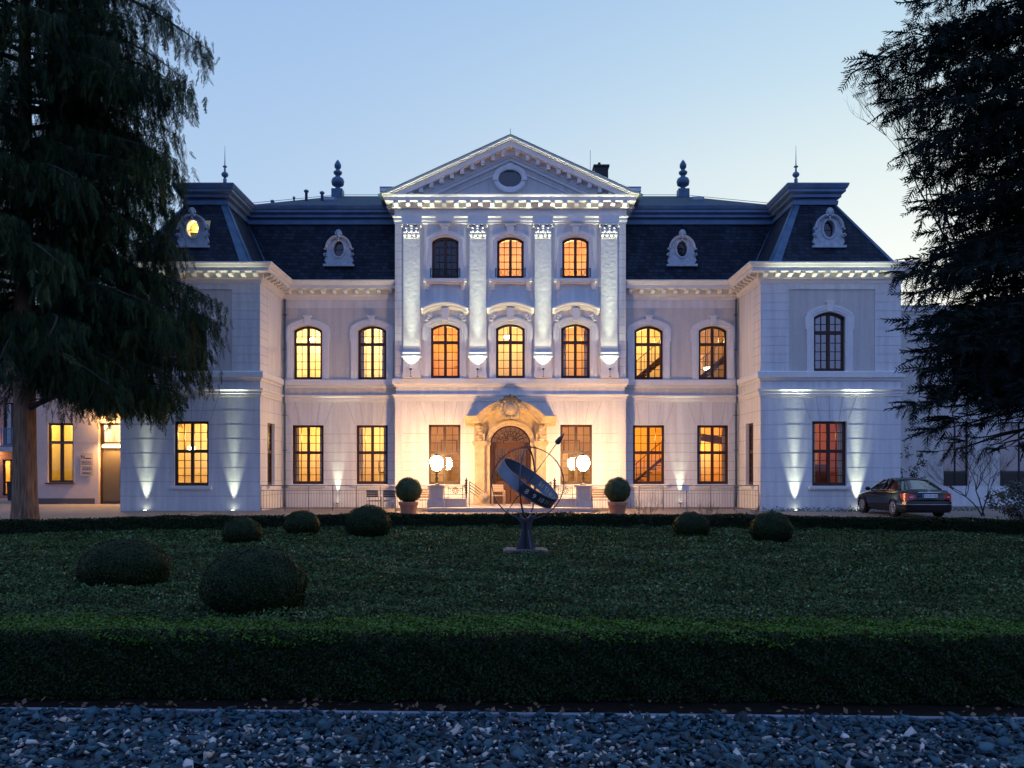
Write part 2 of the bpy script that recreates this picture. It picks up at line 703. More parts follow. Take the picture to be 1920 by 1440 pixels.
def voussoirs(mb, m, uc, zlo, zhi, w, mi):
    for k in (-1, -.5, 0, .5, 1):
        a, b = uc + k * (w / 2 + .08), uc + k * (w / 2 + .42)
        mb.prism([(a - .008, zlo), (a + .008, zlo), (b + .008, zhi), (b - .008, zhi)], -.003, .01, m, mi)


def op(uc, zb, w, h, rise=0):
    return dict(u0=uc - w / 2, u1=uc + w / 2, z0=zb, z1=zb + h, rise=rise)


ROOMN = [0]


def room_mat(col):
    k = 'room_%02d_%02d_%02d' % tuple(int(c * 99) for c in col)
    if k not in MATS:
        mat(k, col, .9, noise=.06, nscale=1.5)
    return k


def window(m, uc, zb, w, h, rise=0, tf=.60, rows=(2, 4), room=None, fm='frame', glass='glass', side=.95, depth=2.6, drop=.75, up=.55, parent=None, name='window', dark=False, items=()):
    parent = parent or villa
    zt = zb + h
    hj = h - rise
    fw, mu, tr, d0, d1 = .108, .125, .135, .13, .21
    if rise:
        pts, cz, Rr = arc_pts(uc, w, zt, rise)
        ztop = lambda u: cz + sqrt(max(0, Rr * Rr - (u - uc) ** 2))
    else:
        pts = [(uc - w / 2, zt), (uc + w / 2, zt)]
        ztop = lambda u: zt
    f = MB()
    f.box(uc - w / 2, uc - w / 2 + fw, d0, d1, zb, zb + hj, 0, m)
    f.box(uc + w / 2 - fw, uc + w / 2, d0, d1, zb, zb + hj, 0, m)
    f.box(uc - w / 2 + fw, uc + w / 2 - fw, d0, d1, zb, zb + fw * 1.2, 0, m)
    f.sweep(pts, [(0.002, d0), (0.002, d1), (-fw, d1), (-fw, d0)], lambda u, z, b: m(u, b, z))
    f.box(uc - mu / 2, uc + mu / 2, d0 - .02, d1, zb + fw, ztop(uc) - fw * .8, 0, m)
    zt0 = zb + h * tf
    f.box(uc - w / 2 + fw, uc + w / 2 - fw, d0 - .035, d1 - .005, zt0 - tr / 2, zt0 + tr / 2, 0, m)
    win = f.build(name, fm, parent)
    # glazing bars
    g = MB()
    lw = (w - 2 * fw - mu) / 2
    for s in (-1, 1):
        a = uc + s * (mu / 2)
        b = uc + s * (mu / 2 + lw)
        c = (a + b) / 2
        g.box(c - .014, c + .014, d0 + .01, d1 - .01, zb + fw, ztop(c) - fw * .5, 0, m)
        lo, hi = min(a, b), max(a, b)
        zl0, zl1 = zb + fw, zt0 - tr / 2
        for i in range(1, rows[1]):
            z = zl0 + (zl1 - zl0) * i / rows[1]
            g.box(lo, hi, d0 + .012, d1 - .012, z - .013, z + .013, 0, m)
        zu0, zu1 = zt0 + tr / 2, zt - fw - rise * .35
        for i in range(1, rows[0]):
            z = zu0 + (zu1 - zu0) * i / rows[0]
            g.box(lo, hi, d0 + .012, d1 - .012, z - .013, z + .013, 0, m)
    g.build('glazing_bar', fm, win)
    p = MB()
    d = .175
    if rise:
        q = [(uc - w / 2, zb)] + pts + [(uc + w / 2, zb)]
    else:
        q = [(uc - w / 2, zb), (uc - w / 2, zt), (uc + w / 2, zt), (uc + w / 2, zb)]
    p.add([m(u, d, z) for u, z in q], [tuple(range(len(q)))])
    p.build('pane', glass, win)
    # the room behind
    r = MB()
    u0, u1 = uc - w / 2 - side, uc + w / 2 + side
    z0, z1 = zb - drop, zt + up
    a, b = .275, .275 + depth
    cols = room['wall'] if room else (.02, .02, .022)
    if room:
        r.quad(m(u0, b, z0), m(u1, b, z0), m(u1, b, z1), m(u0, b, z1), 0)
        r.quad(m(u0, a, z0), m(u0, b, z0), m(u0, b, z1), m(u0, a, z1), 0)
        r.quad(m(u1, a, z0), m(u1, b, z0), m(u1, b, z1), m(u1, a, z1), 0)
        r.quad(m(u0, a, z1), m(u1, a, z1), m(u1, b, z1), m(u0, b, z1), 1)
        r.quad(m(u0, a, z0), m(u1, a, z0), m(u1, b, z0), m(u0, b, z0), 2)
        wall_grid(r, lambda u, dd, z: m(u, a + dd, z), u0, u1, z0, z1, [op(uc, zb, w, h)], 0, depth=.0)
        # plaster cornice along the top of the back wall, skirting
        r.box(u0, u1, b - .12, b - .01, z1 - .16, z1 - .004, 1, m)
        r.box(u0, u1, b - .03, b - .004, z0 + .003, z0 + .15, 1, m)
        # panelled dado, a doorway and a cornice shelf on the back wall
        hsh = (int(abs(uc) * 37) + int(zb * 11)) % 5
        r.box(u0, u1, b - .025, b - .004, z0 + 1.25, z0 + 1.32, 1, m)
        du = (-.55, .5, -.2, .62, .1)[hsh]
        r.box(uc + du - .5, uc + du + .5, b - .05, b - .006, z0 + .01, z0 + 2.35, 1, m)
        r.box(uc + du - .40, uc + du + .40, b - .07, b - .051, z0 + .01, z0 + 2.25, 5 if False else 4, m)
        for it in items:
            k = it[0]
            if k == 'picture':
                _, du, dz, pw, ph = it
                r.box(uc + du - pw / 2, uc + du + pw / 2, b - .05, b - .005, zb + dz, zb + dz + ph, 3, m)
                r.box(uc + du - pw / 2 + .05, uc + du + pw / 2 - .05, b - .06, b - .052, zb + dz + .05, zb + dz + ph - .05, 0, m)
            elif k == 'curtain':
                for s in (-1, 1):
                    n = 14
                    for i in range(n):
                        ua = uc + s * (w / 2 + .1 - (.34 * i / n))
                        ub = uc + s * (w / 2 + .1 - (.34 * (i + 1) / n))
                        da, db = .36 + .03 * sin(i * 1.7), .36 + .03 * sin((i + 1) * 1.7)
                        r.quad(m(ua, da, z0), m(ub, db, z0), m(ub, db, z1 - .1), m(ua, da, z1 - .1), 4)
            elif k == 'stair':
                _, sx = it
                for i in range(9):
                    uu = uc + sx * (-.75 + .2 * i)
                    zz = zb - .2 + .17 * i
                    r.box(min(uu, uu + sx * .26), max(uu, uu + sx * .26), .9, 1.9, zz, zz + .05, 3, m)
                r.tube([m(uc + sx * -.9, .85, zb + .55), m(uc + sx * .95, .85, zb + 2.15)], .02, 6, 3)
                for i in range(10):
                    uu = uc + sx * (-.8 + .18 * i)
                    zz = zb - .15 + .157 * i
                    r.box(uu - .012, uu + .012, .84, .865, zz, zz + .85, 3, m)
                r.prism([(uc - sx * .95, zb - .36), (uc - sx * .95, zb - .2), (uc + sx * .95, zb + 1.42), (uc + sx * .95, zb + 1.26)], .8, .9, m, 3)
            elif k == 'beam':
                _, za, zc2 = it
                r.prism([(u0 + .02, zb + za), (u0 + .02, zb + za + .35), (u1 - .02, zb + zc2 + .35), (u1 - .02, zb + zc2)], 1.2, 1.5, m, 3)
            elif k == 'cupboard':
                _, du, cw, ch = it
                r.box(uc + du - cw / 2, uc + du + cw / 2, b - .6, b - .02, z0 + .01, zb + ch, 3, m)
            elif k == 'blind':
                _, za = it
                r.box(uc - w / 2 - .1, uc + w / 2 + .1, .32, .335, zb + za, z1 - .05, 4, m)
            elif k == 'chandelier':
                _, du, dz = it
                r.tube([m(uc + du, 1.1, z1 - .02), m(uc + du, 1.1, zb + dz)], .012, 5, 3)
                for q2 in range(6):
                    t = q2 * pi / 3
                    r.ell(m(uc + du + .11 * cos(t), 1.1 + .11 * sin(t), zb + dz), (.06, .06, .075), 8, 6, 5)
        r.build('interior', [room_mat(room['wall']), room_mat(room.get('ceil', tuple(min(.9, c * 1.05) for c in room['wall']))), room_mat((.22, .13, .07)), room_mat((.10, .05, .025)), room_mat(room.get('cloth', (.75, .6, .4))), 'bulb_glow'], win)
        lo = room.get('at', (0, 1.35, h * .80))
        lamp('room_light', 'POINT', m(uc + lo[0], lo[1], zb + lo[2]), room['power'], room.get('light', (1, .60, .24)), win if False else villa, shadow_soft_size=.12)
    else:
        b = .275 + .7
        r.quad(m(u0 + side * .8, b, z0), m(u1 - side * .8, b, z0), m(u1 - side * .8, b, z1), m(u0 + side * .8, b, z1), 0)
        for uu in (uc - w / 2 - .02, uc + w / 2 + .02):
            r.quad(m(uu, a - .01, zb - .05), m(uu, b, zb - .05), m(uu, b, zt + .05), m(uu, a - .01, zt + .05), 0)
        for zz in (zb - .03, zt + .03):
            r.quad(m(uc - w / 2 - .03, a - .01, zz), m(uc + w / 2 + .03, a - .01, zz), m(uc + w / 2 + .03, b, zz), m(uc - w / 2 - .03, b, zz), 0)
        r.build('interior', [room_mat((.025, .025, .03))], win)
    return win


def surround(win, m, uc, zb, w, h, rise, ears=True, key=True, proj=.055, wid=.27):
    """moulded architrave round an arched window"""
    s = MB()
    zt = zb + h
    e = .04
    pts, cz, Rr = arc_pts(uc, w + 2 * e, zt + e, rise, 14)
    path = [(uc - w / 2 - e, zb)] + pts + [(uc + w / 2 + e, zb)]
    prof = [(-.03, -.001), (-.03, proj * .55), (.03, proj * .55), (.05, proj), (wid * .55, proj), (wid * .6, proj * 1.25), (wid, proj * 1.25), (wid, -.001)]
    s.sweep(path, prof, lambda u, z, b: m(u, -b, z))
    if ears:
        zs = zt - rise
        for sg in (-1, 1):
            a = uc + sg * (w / 2 + e + wid - .03)
            s.box(min(a, a + sg * .09), max(a, a + sg * .09), -proj * 1.1, .01, zs - .50, zs + .08, 0, m)
    if key:
        s.prism([(uc - .10, zt + .02), (uc + .10, zt + .02), (uc + .15, zt + .40), (uc - .15, zt + .40)], -proj - .07, .01, m)
        s.box(uc - .19, uc + .19, -proj - .10, .01, zt + .40, zt + .455, 0, m)
    s.build('surround', 'trim', win)


def sill(win, m, uc, zb, w, t=.12, proj=.14, ext=.16, mt='trim'):
    s = MB()
    s.box(uc - w / 2 - ext, uc + w / 2 + ext, -proj, .03, zb - t, zb - .004, 0, m)
    s.box(uc - w / 2 - ext + .04, uc + w / 2 + ext - .04, -proj * .6, .03, zb - t - .05, zb - t, 0, m)
    s.build('sill', mt, win)


GF = dict(zb=1.05, w=1.44, h=2.70)
UP = dict(zb=5.84, w=1.30, h=2.46, rise=.22)
UX = (6.34, 9.28)
# --- front walls -------------------------------------------------------------
wm = MB()      # materials: 0 plaster, 1 panel, 2 joint
mM, mC, mW = mfront(YM), mfront(YC), mfront(YW)
gj = [1.02 + .60 * i for i in range(0, 5)]
for s in (-1, 1):
    a, b = sorted((s * XC, s * XI))
    gops = [op(s * x, GF['zb'], GF['w'], GF['h']) for x in UX]
    uops = [op(s * x, UP['zb'], UP['w'], UP['h'], UP['rise']) for x in UX]
    wall_grid(wm, mM, a, b, 0, 4.85, gops, 0)
    wall_grid(wm, mM, a, b, 4.85, 9.6, uops, 1)
    joints(wm, mM, a + .02, b - .02, [.62] + [1.25 + .42 * i for i in range(6)], gops, 2)
    for x in UX:
        voussoirs(wm, mM, s * x, 3.80, 4.80, GF['w'], 2)
    wm.box(a + .01, b - .01, YM - .012, YM + .01, 9.12, 9.15, 0)
    wm.box(a + .01, b - .01, YM - .012, YM + .01, 9.15, 9.56, 0)
    # wings
    a, b = sorted((s * XI, s * XO))
    wc = 13.33 * s
    gop = [op(wc, GF['zb'], GF['w'], GF['h'])]
    uop = [op(wc, UP['zb'], UP['w'], UP['h'], UP['rise'])]
    wall_grid(wm, mW, a, b, 0, 5.4, gop, 0)
    wall_grid(wm, mW, a, b, 5.4, 9.6, uop, 1)
    joints(wm, mW, a + .005, b - .005, [.62, 1.22, 1.80, 2.40, 3.0, 3.6, 4.2], gop, 2)
    voussoirs(wm, mW, wc, 3.82, 4.80, GF['w'], 2)
    pl, pr = sorted((s * 11.62, s * 15.22))
    for u0, u1 in ((a, pl), (pr, b)):                       # rusticated corner strips stand proud of the field
        z = 5.83
        while z < 9.2:
            zz = min(z + .352, 9.25)
            wm.box(u0, u1, YW - .035, YW + .01, z, zz, 0)
            z += .362
    wm.box(a, b, YW - .036, YW + .01, 9.252, 9.56, 0)
    # inner returns of the wings
    ms = mside(s * XI, -s)
    rop = [op(37.28, GF['zb'], 1.12, GF['h'])]
    wall_grid(wm, ms, YW, YM, 0, 5.4, rop, 0)
    wall_grid(wm, ms, YW, YM, 5.4, 9.6, [], 0)
    joints(wm, ms, YW + .01, YM - .01, [.62, 1.22, 1.80, 2.40, 3.0, 3.6, 4.2], rop, 2)
    for z0_ in [5.83 + .362 * i for i in range(1, 10)]:
        wm.box(YW + .01, YW + 1.15, -.003, .01, z0_ - .008, z0_ + .008, 2, ms)
    # outer sides, a plain wall running back
    mo = mside(s * XO, s)
    wall_grid(wm, mo, YW, 50, 0, 9.6, [], 0)
wc_ops = [op(x, GF['zb'], GF['w'], GF['h']) for x in (-2.97, 2.97)] + [dict(u0=-.93, u1=.93, z0=.16, z1=3.72, rise=.78)]
wu_ops = [op(x, UP['zb'], UP['w'], UP['h'], UP['rise']) for x in (-2.94, 0, 2.94)]
TOPW = dict(zb=10.36, w=1.20, h=1.86, rise=.2)
wt_ops = [op(x, TOPW['zb'], TOPW['w'], TOPW['h'], TOPW['rise']) for x in (-2.94, 0, 2.94)]
wall_grid(wm, mC, -XC, XC, 0, 5.3, wc_ops, 0)
wall_grid(wm, mC, -XC, XC, 5.3, 9.6, wu_ops, 0)
wall_grid(wm, mC, -XC, XC, 9.6, 14.0, wt_ops, 0)
joints(wm, mC, -XC + .3, XC - .3, [.62] + [1.25 + .42 * i for i in range(6)], wc_ops, 2)
for x in (-2.97, 2.97):
    voussoirs(wm, mC, x, 3.80, 4.80, GF['w'], 2)
for s in (-1, 1):
    mo = mside(s * XC, s)
    wall_grid(wm, mo, YC, YM + 6, 0, 14.0, [], 0)
    # corner strips of the pavilion
    for z0_, z1_ in ((0, 4.82), (5.83, 12.78)):
        a, b = sorted((s * (XC - .32), s * (XC + .03)))
        wm.box(a, b, YC - .06, YC + .4, z0_, z1_, 0)
    for i in range(18):
        a, b = sorted((s * (XC - .31), s * (XC + .02)))
        wm.box(a, b, YC - .063, YC - .05, 6.0 + .37 * i - .007, 6.0 + .37 * i + .007, 2)
# recessed-field edge lines: thin raised border under each upper window, left and right
for x in (-2.94, 0, 2.94):
    wm.box(x - .86, x + .86, YC - .03, YC + .01, 9.06, 9.92, 0)
wm.box(-XC, XC, YM + 6, YM + 6.1, 0, 14, 0)
wall = wm.build('wall', ['plaster', 'panel', 'joint'], villa)

# --- string courses and plinth -----------------------------------------------
sc = MB()
plan = [(XO, 50), (XO, YW), (XI, YW), (XI, YM), (XC, YM), (XC, YC), (-XC, YC), (-XC, YM), (-XI, YM), (-XI, YW), (-XO, YW), (-XO, 50)]
low = [(-.02, 4.80), (.05, 4.80), (.05, 4.89), (.08, 4.91), (.08, 5.0), (.15, 5.06), (.15, 5.11), (-.02, 5.13)]
top = [(-.02, 5.44), (.05, 5.45), (.07, 5.52), (.15, 5.58), (.15, 5.80), (.11, 5.83), (-.02, 5.835)]
for prof in (low, top):
    sc.sweep(plan, prof, PLAN)
sc.build('string_course', 'trim', villa)
pb = MB()
pprof = [(-.02, 0), (.05, 0), (.05, .50), (.02, .54), (-.02, .54)]
pb.sweep([(XC, YM - .1), (XC, YC), (1.9, YC)], pprof, PLAN)
pb.build('plinth', 'plaster', villa)
pb.flipped().build('plinth', 'plaster', villa)

# --- main cornice of the wings and flanks ---------------------------------------
cn = MB()
cprof = [(-.02, 9.48), (.05, 9.50), (.07, 9.62), (.15, 9.70), (.15, 9.93), (.48, 9.93), (.48, 10.07), (.53, 10.09), (.60, 10.20), (.64, 10.22), (.64, 10.28), (-.02, 10.30)]
cn.sweep([(XO, 50), (XO, YW), (XI, YW), (XI, YM), (XC + .02, YM)], cprof, PLAN)


def modillion(mb, x, y, z, nx, ny, out=.30, w=.17, h=.19):
    """bracket under a cornice; (nx, ny) points away from the wall"""
    tx, ty = -ny, nx

    def mp(u, d, zz):
        return (x + tx * u + nx * d, y + ty * u + ny * d, zz)
    mb.prism([(0, z - h), (0, z), (out, z), (out, z - h * .35), (out * .75, z - h * .62), (out * .35, z - h * .80)], -w / 2, w / 2, lambda a, b, c: mp(b, a, c))
    mb.tube([mp(-w / 2 - .006, out * .86, z - h * .36), mp(w / 2 + .006, out * .86, z - h * .36)], h * .26, 8)
    mb.tube([mp(-w / 2 - .006, .05, z - h * .72), mp(w / 2 + .006, .05, z - h * .72)], h * .22, 8)


n = 12
for i in range(n):
    modillion(cn, XI + .12 + (XO - XI - .24) * i / (n - 1), YW - .14, 9.925, 0, -1)
for i in range(10):
    modillion(cn, XC + .30 + (XI - XC - .5) * i / 9.4, YM - .14, 9.925, 0, -1)
for i in range(7):
    modillion(cn, XI - .14, YW + .1 + .5 * i, 9.925, -1, 0)
cn.build('cornice', 'trim', villa)
cn.flipped().build('cornice', 'trim', villa)

# --- pavilion entablature -----------------------------------------------------
PIL = (-4.44, -1.465, 1.465, 4.44)
en = MB()
path = [(XC, YC + 2.5), (XC, YC), (-XC, YC), (-XC, YC + 2.5)]
en.sweep(path, [(-.02, 12.78), (.06, 12.80), (.06, 12.90), (.09, 12.92), (.09, 13.06), (.14, 13.10), (.14, 13.15), (-.02, 13.16)], PLAN)
en.sweep(path, [(-.02, 13.16), (.05, 13.162), (.05, 13.42), (.10, 13.46), (.16, 13.50), (.16, 13.72), (.44, 13.72), (.44, 13.90), (.48, 13.92), (.50, 13.99), (-.02, 14.0)], PLAN)
for x in PIL:                                     # the entablature breaks forward over each pilaster
    en.box(x - .44, x + .44, YC - .19, YC - .02, 12.83, 13.19, 0)
for x in (-2.95, 0, 2.95):
    en.box(x - .40, x + .40, YC - .155, YC - .02, 12.87, 13.17, 0)
for i in range(20):
    modillion(en, -XC + .05 + (2 * XC - .1) * i / 19, YC - .155, 13.715, 0, -1, out=.27, w=.19, h=.24)
for s in (-1, 1):
    for i in range(4):
        modillion(en, s * (XC + .155), YC + .3 + .55 * i, 13.715, s, 0, out=.27, w=.19, h=.24)
en.build('entablature', 'trim', villa)

# --- pilasters -----------------------------------------------------------------
for x in PIL:
    p = MB()
    p.box(x - .37, x + .37, YC - .15, YC + .01, 6.80, 12.12, 0)
    p.box(x - .40, x + .40, YC - .08, YC + .01, 6.80, 12.78, 1)
    p.box(x - .36, x + .36, YC - .19, YC + .01, 12.12, 12.17, 1)
    pil = p.build('pilaster', ['shaft', 'trim'], villa)
    b = MB()
    b.prism([(x - .41, 5.84), (x + .41, 5.84), (x + .41, 6.05), (x + .37, 6.10), (x + .37, 6.70), (x + .42, 6.76), (x + .42, 6.83), (x + .40, 6.98), (x - .40, 6.98), (x - .42, 6.83), (x - .42, 6.76), (x - .37, 6.70), (x - .37, 6.10), (x - .41, 6.05)], -.245, .01, mC)
    b.box(x - .44, x + .44, YC - .28, YC + .01, 6.74, 6.82, 0)
    b.build('pedestal', 'trim', pil)
    c = MB()
    c.box(x - .33, x + .33, YC - .17, YC + .01, 12.17, 12.66, 0)
    c.box(x - .44, x + .44, YC - .27, YC + .01, 12.70, 12.79, 0)
    for row, (nz, cnt) in enumerate(((12.28, 4), (12.46, 3))):
        for i in range(cnt):
            xx = x + (i - (cnt - 1) / 2) * (.2 if cnt == 4 else .23)
            c.ell((xx, YC - .19, nz), (.085, .07, .12), 8, 6)
            c.ell((xx, YC - .255, nz + .09), (.06, .045, .04), 7, 5)
    for s in (-1, 1):
        pts = []
        for t in range(14):
            a = t * .55
            rr_ = .115 * (1 - t / 15)
            pts.append((x + s * (.33 + rr_ * cos(a)), YC - .22, 12.60 + rr_ * sin(a)))
        c.tube(pts, .03, 6)
    c.ell((x, YC - .25, 12.66), (.09, .06, .08), 8, 6)
    c.build('capital', 'trim', pil)

# --- pediment -------------------------------------------------------------------
APX, SL = 16.59, .456
pd = MB()


def chevron(mb, v1, v2, y0, y1, mi=0, base=14.0):
    t0, b0 = APX - v1, APX - v2
    xt, xb = (t0 - base) / SL, (b0 - base) / SL
    for s in (-1, 1):
        mb.prism([(s * xb, base), (s * xt, base), (0, t0), (0, b0)], y0, y1, ONE and (lambda u, d, z: (u, d, z)), mi)


chevron(pd, .0, .10, YC - .60, YC + .3)
chevron(pd, .10, .17, YC - .54, YC + .3)
chevron(pd, .17, .44, YC - .46, YC + .3)
chevron(pd, .44, .70, YC - .14, YC + .3)
chevron(pd, .70, .80, YC - .10, YC + .3)
chevron(pd, .80, .96, YC - .05, YC + .3)
for s in (-1, 1):
    for i in range(10):
        xx = s * (.32 + .46 * i)
        zz = APX - .445 - SL * abs(xx)
        pd.prism([(xx - .09, zz + s * .09 * SL - .0), (xx + .09, zz - s * .09 * SL), (xx + .09, zz - .2 - s * .09 * SL * 0), (xx - .09, zz - .2)], YC - .40, YC - .13, lambda u, d, z: (u, d, z))
    # return of the gutter moulding at the foot of each slope
    a, b = sorted((s * 5.30, s * (XC + .58)))
    pd.sweep([(s * (XC - .2), YC - .02), (s * 4.9, YC - .02)] if s > 0 else [(s * 4.9, YC - .02), (s * (XC - .2), YC - .02)], [(0, 14.0), (.1, 14.0), (.1, 14.02), (0, 14.02)], PLAN)
    pd.box(a, b, YC - .50, YC + 2.4, 14.0, 14.09, 0)
    a, b = sorted((s * 5.24, s * (XC + .64)))
    pd.box(a, b, YC - .57, YC + 2.4, 14.09, 14.25, 0)
    pd.box(a, b + .0, YC - .58, YC + 2.4, 14.252, 14.30, 1)
    c0, c1 = sorted((s * 5.1, s * 5.36))
    pd.box(c0, c1, YC - .2, YC + .2, 14.30, 14.42, 1)
# tympanum with a raised inner border
pd.prism([(-4.2, 14.0), (4.2, 14.0), (0, 14.0 + 4.2 * SL)], YC + .02, YC + .3, lambda u, d, z: (u, d, z), 2)
tri = [(-2.75, 14.13), (0, 14.13 + 2.75 * SL * .97), (2.75, 14.13)]
pd.sweep(tri, [(0, 0), (0, .05), (-.06, .05), (-.06, 0)], lambda u, z, b: (u, YC + .02 - b, z), closed=True)
ped = pd.build('pediment', ['trim', 'zinc', 'panel'], villa)
oc = MB()
OCX, OCZ = -.02, 14.83
ring = [(OCX + .52 * cos(t), OCZ + .39 * sin(t)) for t in np.linspace(0, 2 * pi, 33)[:-1]][::-1]
oc.sweep(ring, [(0, -.02), (0, .10), (.08, .13), (.2, .13), (.26, .06), (.26, -.02)], lambda u, z, b: (u, YC + .02 - b, z), closed=True)
for du, dz, w_, h_ in ((0, .52, .13, .14), (0, -.52, .13, .12), (.66, 0, .11, .1), (-.66, 0, .11, .1)):
    oc.box(OCX + du - w_, OCX + du + w_, YC - .16, YC + .02, OCZ + dz - h_, OCZ + dz + h_, 0)
oc.add([(u, YC + .016, z) for u, z in ring], [tuple(range(32))], 2)
oc.add([(u, YC + .010, z) for u, z in ring], [tuple(range(32))], 1)
oc.build('oculus', ['trim', 'glass', 'frame_black'], ped)

# --- roofs ------------------------------------------------------------------------
rf = MB()     # 0 slate 1 lead 2 mossy 3 zinc
lowp = [(15.9, 50, 10.27), (15.9, 35.25, 10.27), (10.75, 35.25, 10.27), (10.75, 38.72, 10.27), (5.0, 38.72, 10.27)]
uppp = [(14.1, 50, 13.24), (14.1, 37.05, 13.24), (12.33, 37.05, 13.24), (12.33, 40.05, 13.24), (5.0, 40.05, 13.24)]
for i in range(4):
    rf.quad(lowp[i], lowp[i + 1], uppp[i + 1], uppp[i], 0)


def hip(mb, a, b, da, db, w=.3, mi=1, lift=.025):
    """flat metal strip folded over a hip from a to b; da, db are horizontal directions along the two faces"""
    A, B = Vector(a), Vector(b)
    for d in (da, db):
        d = Vector(d)
        n_ = (B - A).cross(d).normalized()
        if n_.z < 0:
            n_ = -n_
        o = n_ * lift
        mb.quad(tuple(A + o), tuple(A + d * w + o), tuple(B + d * w * .6 + o), tuple(B + o), mi)


hip(rf, lowp[2], uppp[2], (1, 0, 0), (0, 1, 0), .42)
hip(rf, lowp[1], uppp[1], (-1, 0, 0), (0, 1, 0), .16)
rf.tube([lowp[2], uppp[2]], .05, 6, 1)
rf.tube([lowp[3], uppp[3]], .04, 6, 1)
# inner slope of the wing roof is sheeted in lead next to the valley
# curb moulding above the steep slates
curb = [(-.06, 13.20), (.09, 13.20), (.11, 13.37), (.02, 13.40), (.02, 13.47), (.20, 13.50), (.20, 13.62), (.25, 13.64), (.34, 13.70), (.34, 13.80), (.39, 13.84), (.45, 13.98), (.45, 14.03), (-.3, 14.05)]
rf.sweep([(14.1, 50), (14.1, 37.05), (12.33, 37.05), (12.33, 40.05), (5.0, 40.05)], curb, PLAN, mi=3)
# upper slopes
HX, HY, HZ = 8.9, 44.0, 15.80
rf.quad((0, 39.7, 14.04), (12.0, 39.7, 14.04), (HX, HY, HZ), (0, HY, HZ), 2)
rf.add([(12.0, 39.7, 14.04), (14.3, 46.5, 14.04), (HX, HY, HZ)], [(0, 1, 2)], 2)
rf.quad((0, HY, HZ), (HX, HY, HZ), (14.3, 50, 14.04), (0, 50, 14.04), 2)
rf.add([(HX, HY, HZ), (14.3, 46.5, 14.04), (14.3, 50, 14.04)], [(0, 1, 2)], 2)
cap = [(11.92, 36.62, 14.045), (14.53, 36.62, 14.045), (14.53, 47, 14.045), (11.92, 47, 14.045)]
ap = (13.25, 39.6, 14.80)
ap2 = (13.25, 44.5, 14.80)
rf.add(cap[:2] + [ap], [(0, 1, 2)], 2)
rf.quad(cap[1], cap[2], ap2, ap, 2)
rf.quad(cap[0], cap[3], ap2, ap, 2)
rf.add([cap[2], cap[3], ap2], [(0, 1, 2)], 2)
# lightning wire and little clips along the ridges
rf.tube([(12.0, 39.7, 14.12), (HX, HY, HZ + .07), (0, HY, HZ + .07)], .012, 4, 3)
rf.mirror()
# pavilion gable roof
zg = APX + .0
for s in (-1, 1):
    rf.quad((0, YC - .66, zg + .03), (s * 5.9, YC - .66, zg + .03 - SL * 5.9), (s * 5.9, 50, zg + .03 - SL * 5.9), (0, 50, zg + .03), 3)
roof = rf.build('roof', ['slate', 'lead', 'mossy', 'zinc'], villa)
ch = MB()
ch.box(4.30, 5.0, 43.6, 44.4, 15.0, 17.18, 0)
ch.box(4.24, 5.06, 43.54, 44.46, 17.18, 17.28, 0)
ch.tube([(4.58, 44, 17.28), (4.58, 44, 17.52)], .075, 8, 0)
ch.build('chimney', 'frame_black', roof)
for px_, w_ in ((7.35, .012), (0.0, .012)):
    pass
rods = MB()
rods.tube([(0, YC - .3, 16.6), (0, YC - .3, 16.98)], .012, 5)
rods.build('lightning_rod', 'zinc', roof)
rods = MB()
rods.tube([(4.1, 43.8, 15.2), (4.1, 43.8, 18.1)], .012, 5)
rods.build('lightning_rod', 'zinc', roof)
for (px_, hh, rr_) in ((-10.55, .42, .04), (-9.95, .50, .07), (-9.18, .42, .07), (-11.6, .25, .06)):
    v = MB()
    yy = 41.6
    zz = 14.04 + (yy - 39.7) * (HZ - 14.04) / (HY - 39.7)
    if px_ < -10:
        zz -= .25
    v.lathe((px_, yy, zz - .1), [(rr_, 0), (rr_, hh), (rr_ * 1.7, hh + .02), (rr_ * 1.7, hh + .1), (rr_ * .6, hh + .14)], 10)
    v.build('vent_pipe', 'zinc', roof)
for px_ in (-8.85, 6.15, 9.15):
    v = MB()
    yy = 41.7
    zz = 14.04 + (yy - 39.7) * (HZ - 14.04) / (HY - 39.7)
    v.box(px_ - .3, px_ + .3, yy - .1, yy + .25, zz - .05, zz + .16, 0)
    v.box(px_ - .26, px_ + .26, yy - .104, yy - .1, zz + .02, zz + .13, 1)
    v.build('skylight', ['zinc', 'glass_dark'], roof)
# roof finials
for s in (-1, 1):
    f = MB()
    f.box(s * HX - .28, s * HX + .28, HY - .28, HY + .28, HZ - .25, HZ + .32, 0)
    f.lathe((s * HX, HY, HZ + .32), [(.20, 0), (.12, .08), (.13, .14), (.30, .24), (.34, .42), (.28, .58), (.12, .68), (.12, .74), (.21, .82), (.23, .92), (.10, 1.02), (.10, 1.06), (.17, 1.15), (.18, 1.28), (.09, 1.46), (.01, 1.56)], 14)
    f.build('ball_finial', 'lead', roof)
    g = MB()
    g.lathe((s * ap[0], ap[1], ap[2] - .1), [(.14, 0), (.085, .35), (.085, .50), (.05, .52), (.05, .56), (.13, .62), (.17, .70), (.13, .78), (.05, .84), (.035, 1.02), (.10, 1.05), (.10, 1.09), (.03, 1.12), (.025, 1.2), (.02, 1.35), (.006, 2.05)], 10)
    g.build('spike_finial', 'zinc', roof)

# --- dormers -----------------------------------------------------------------------
DM = {}


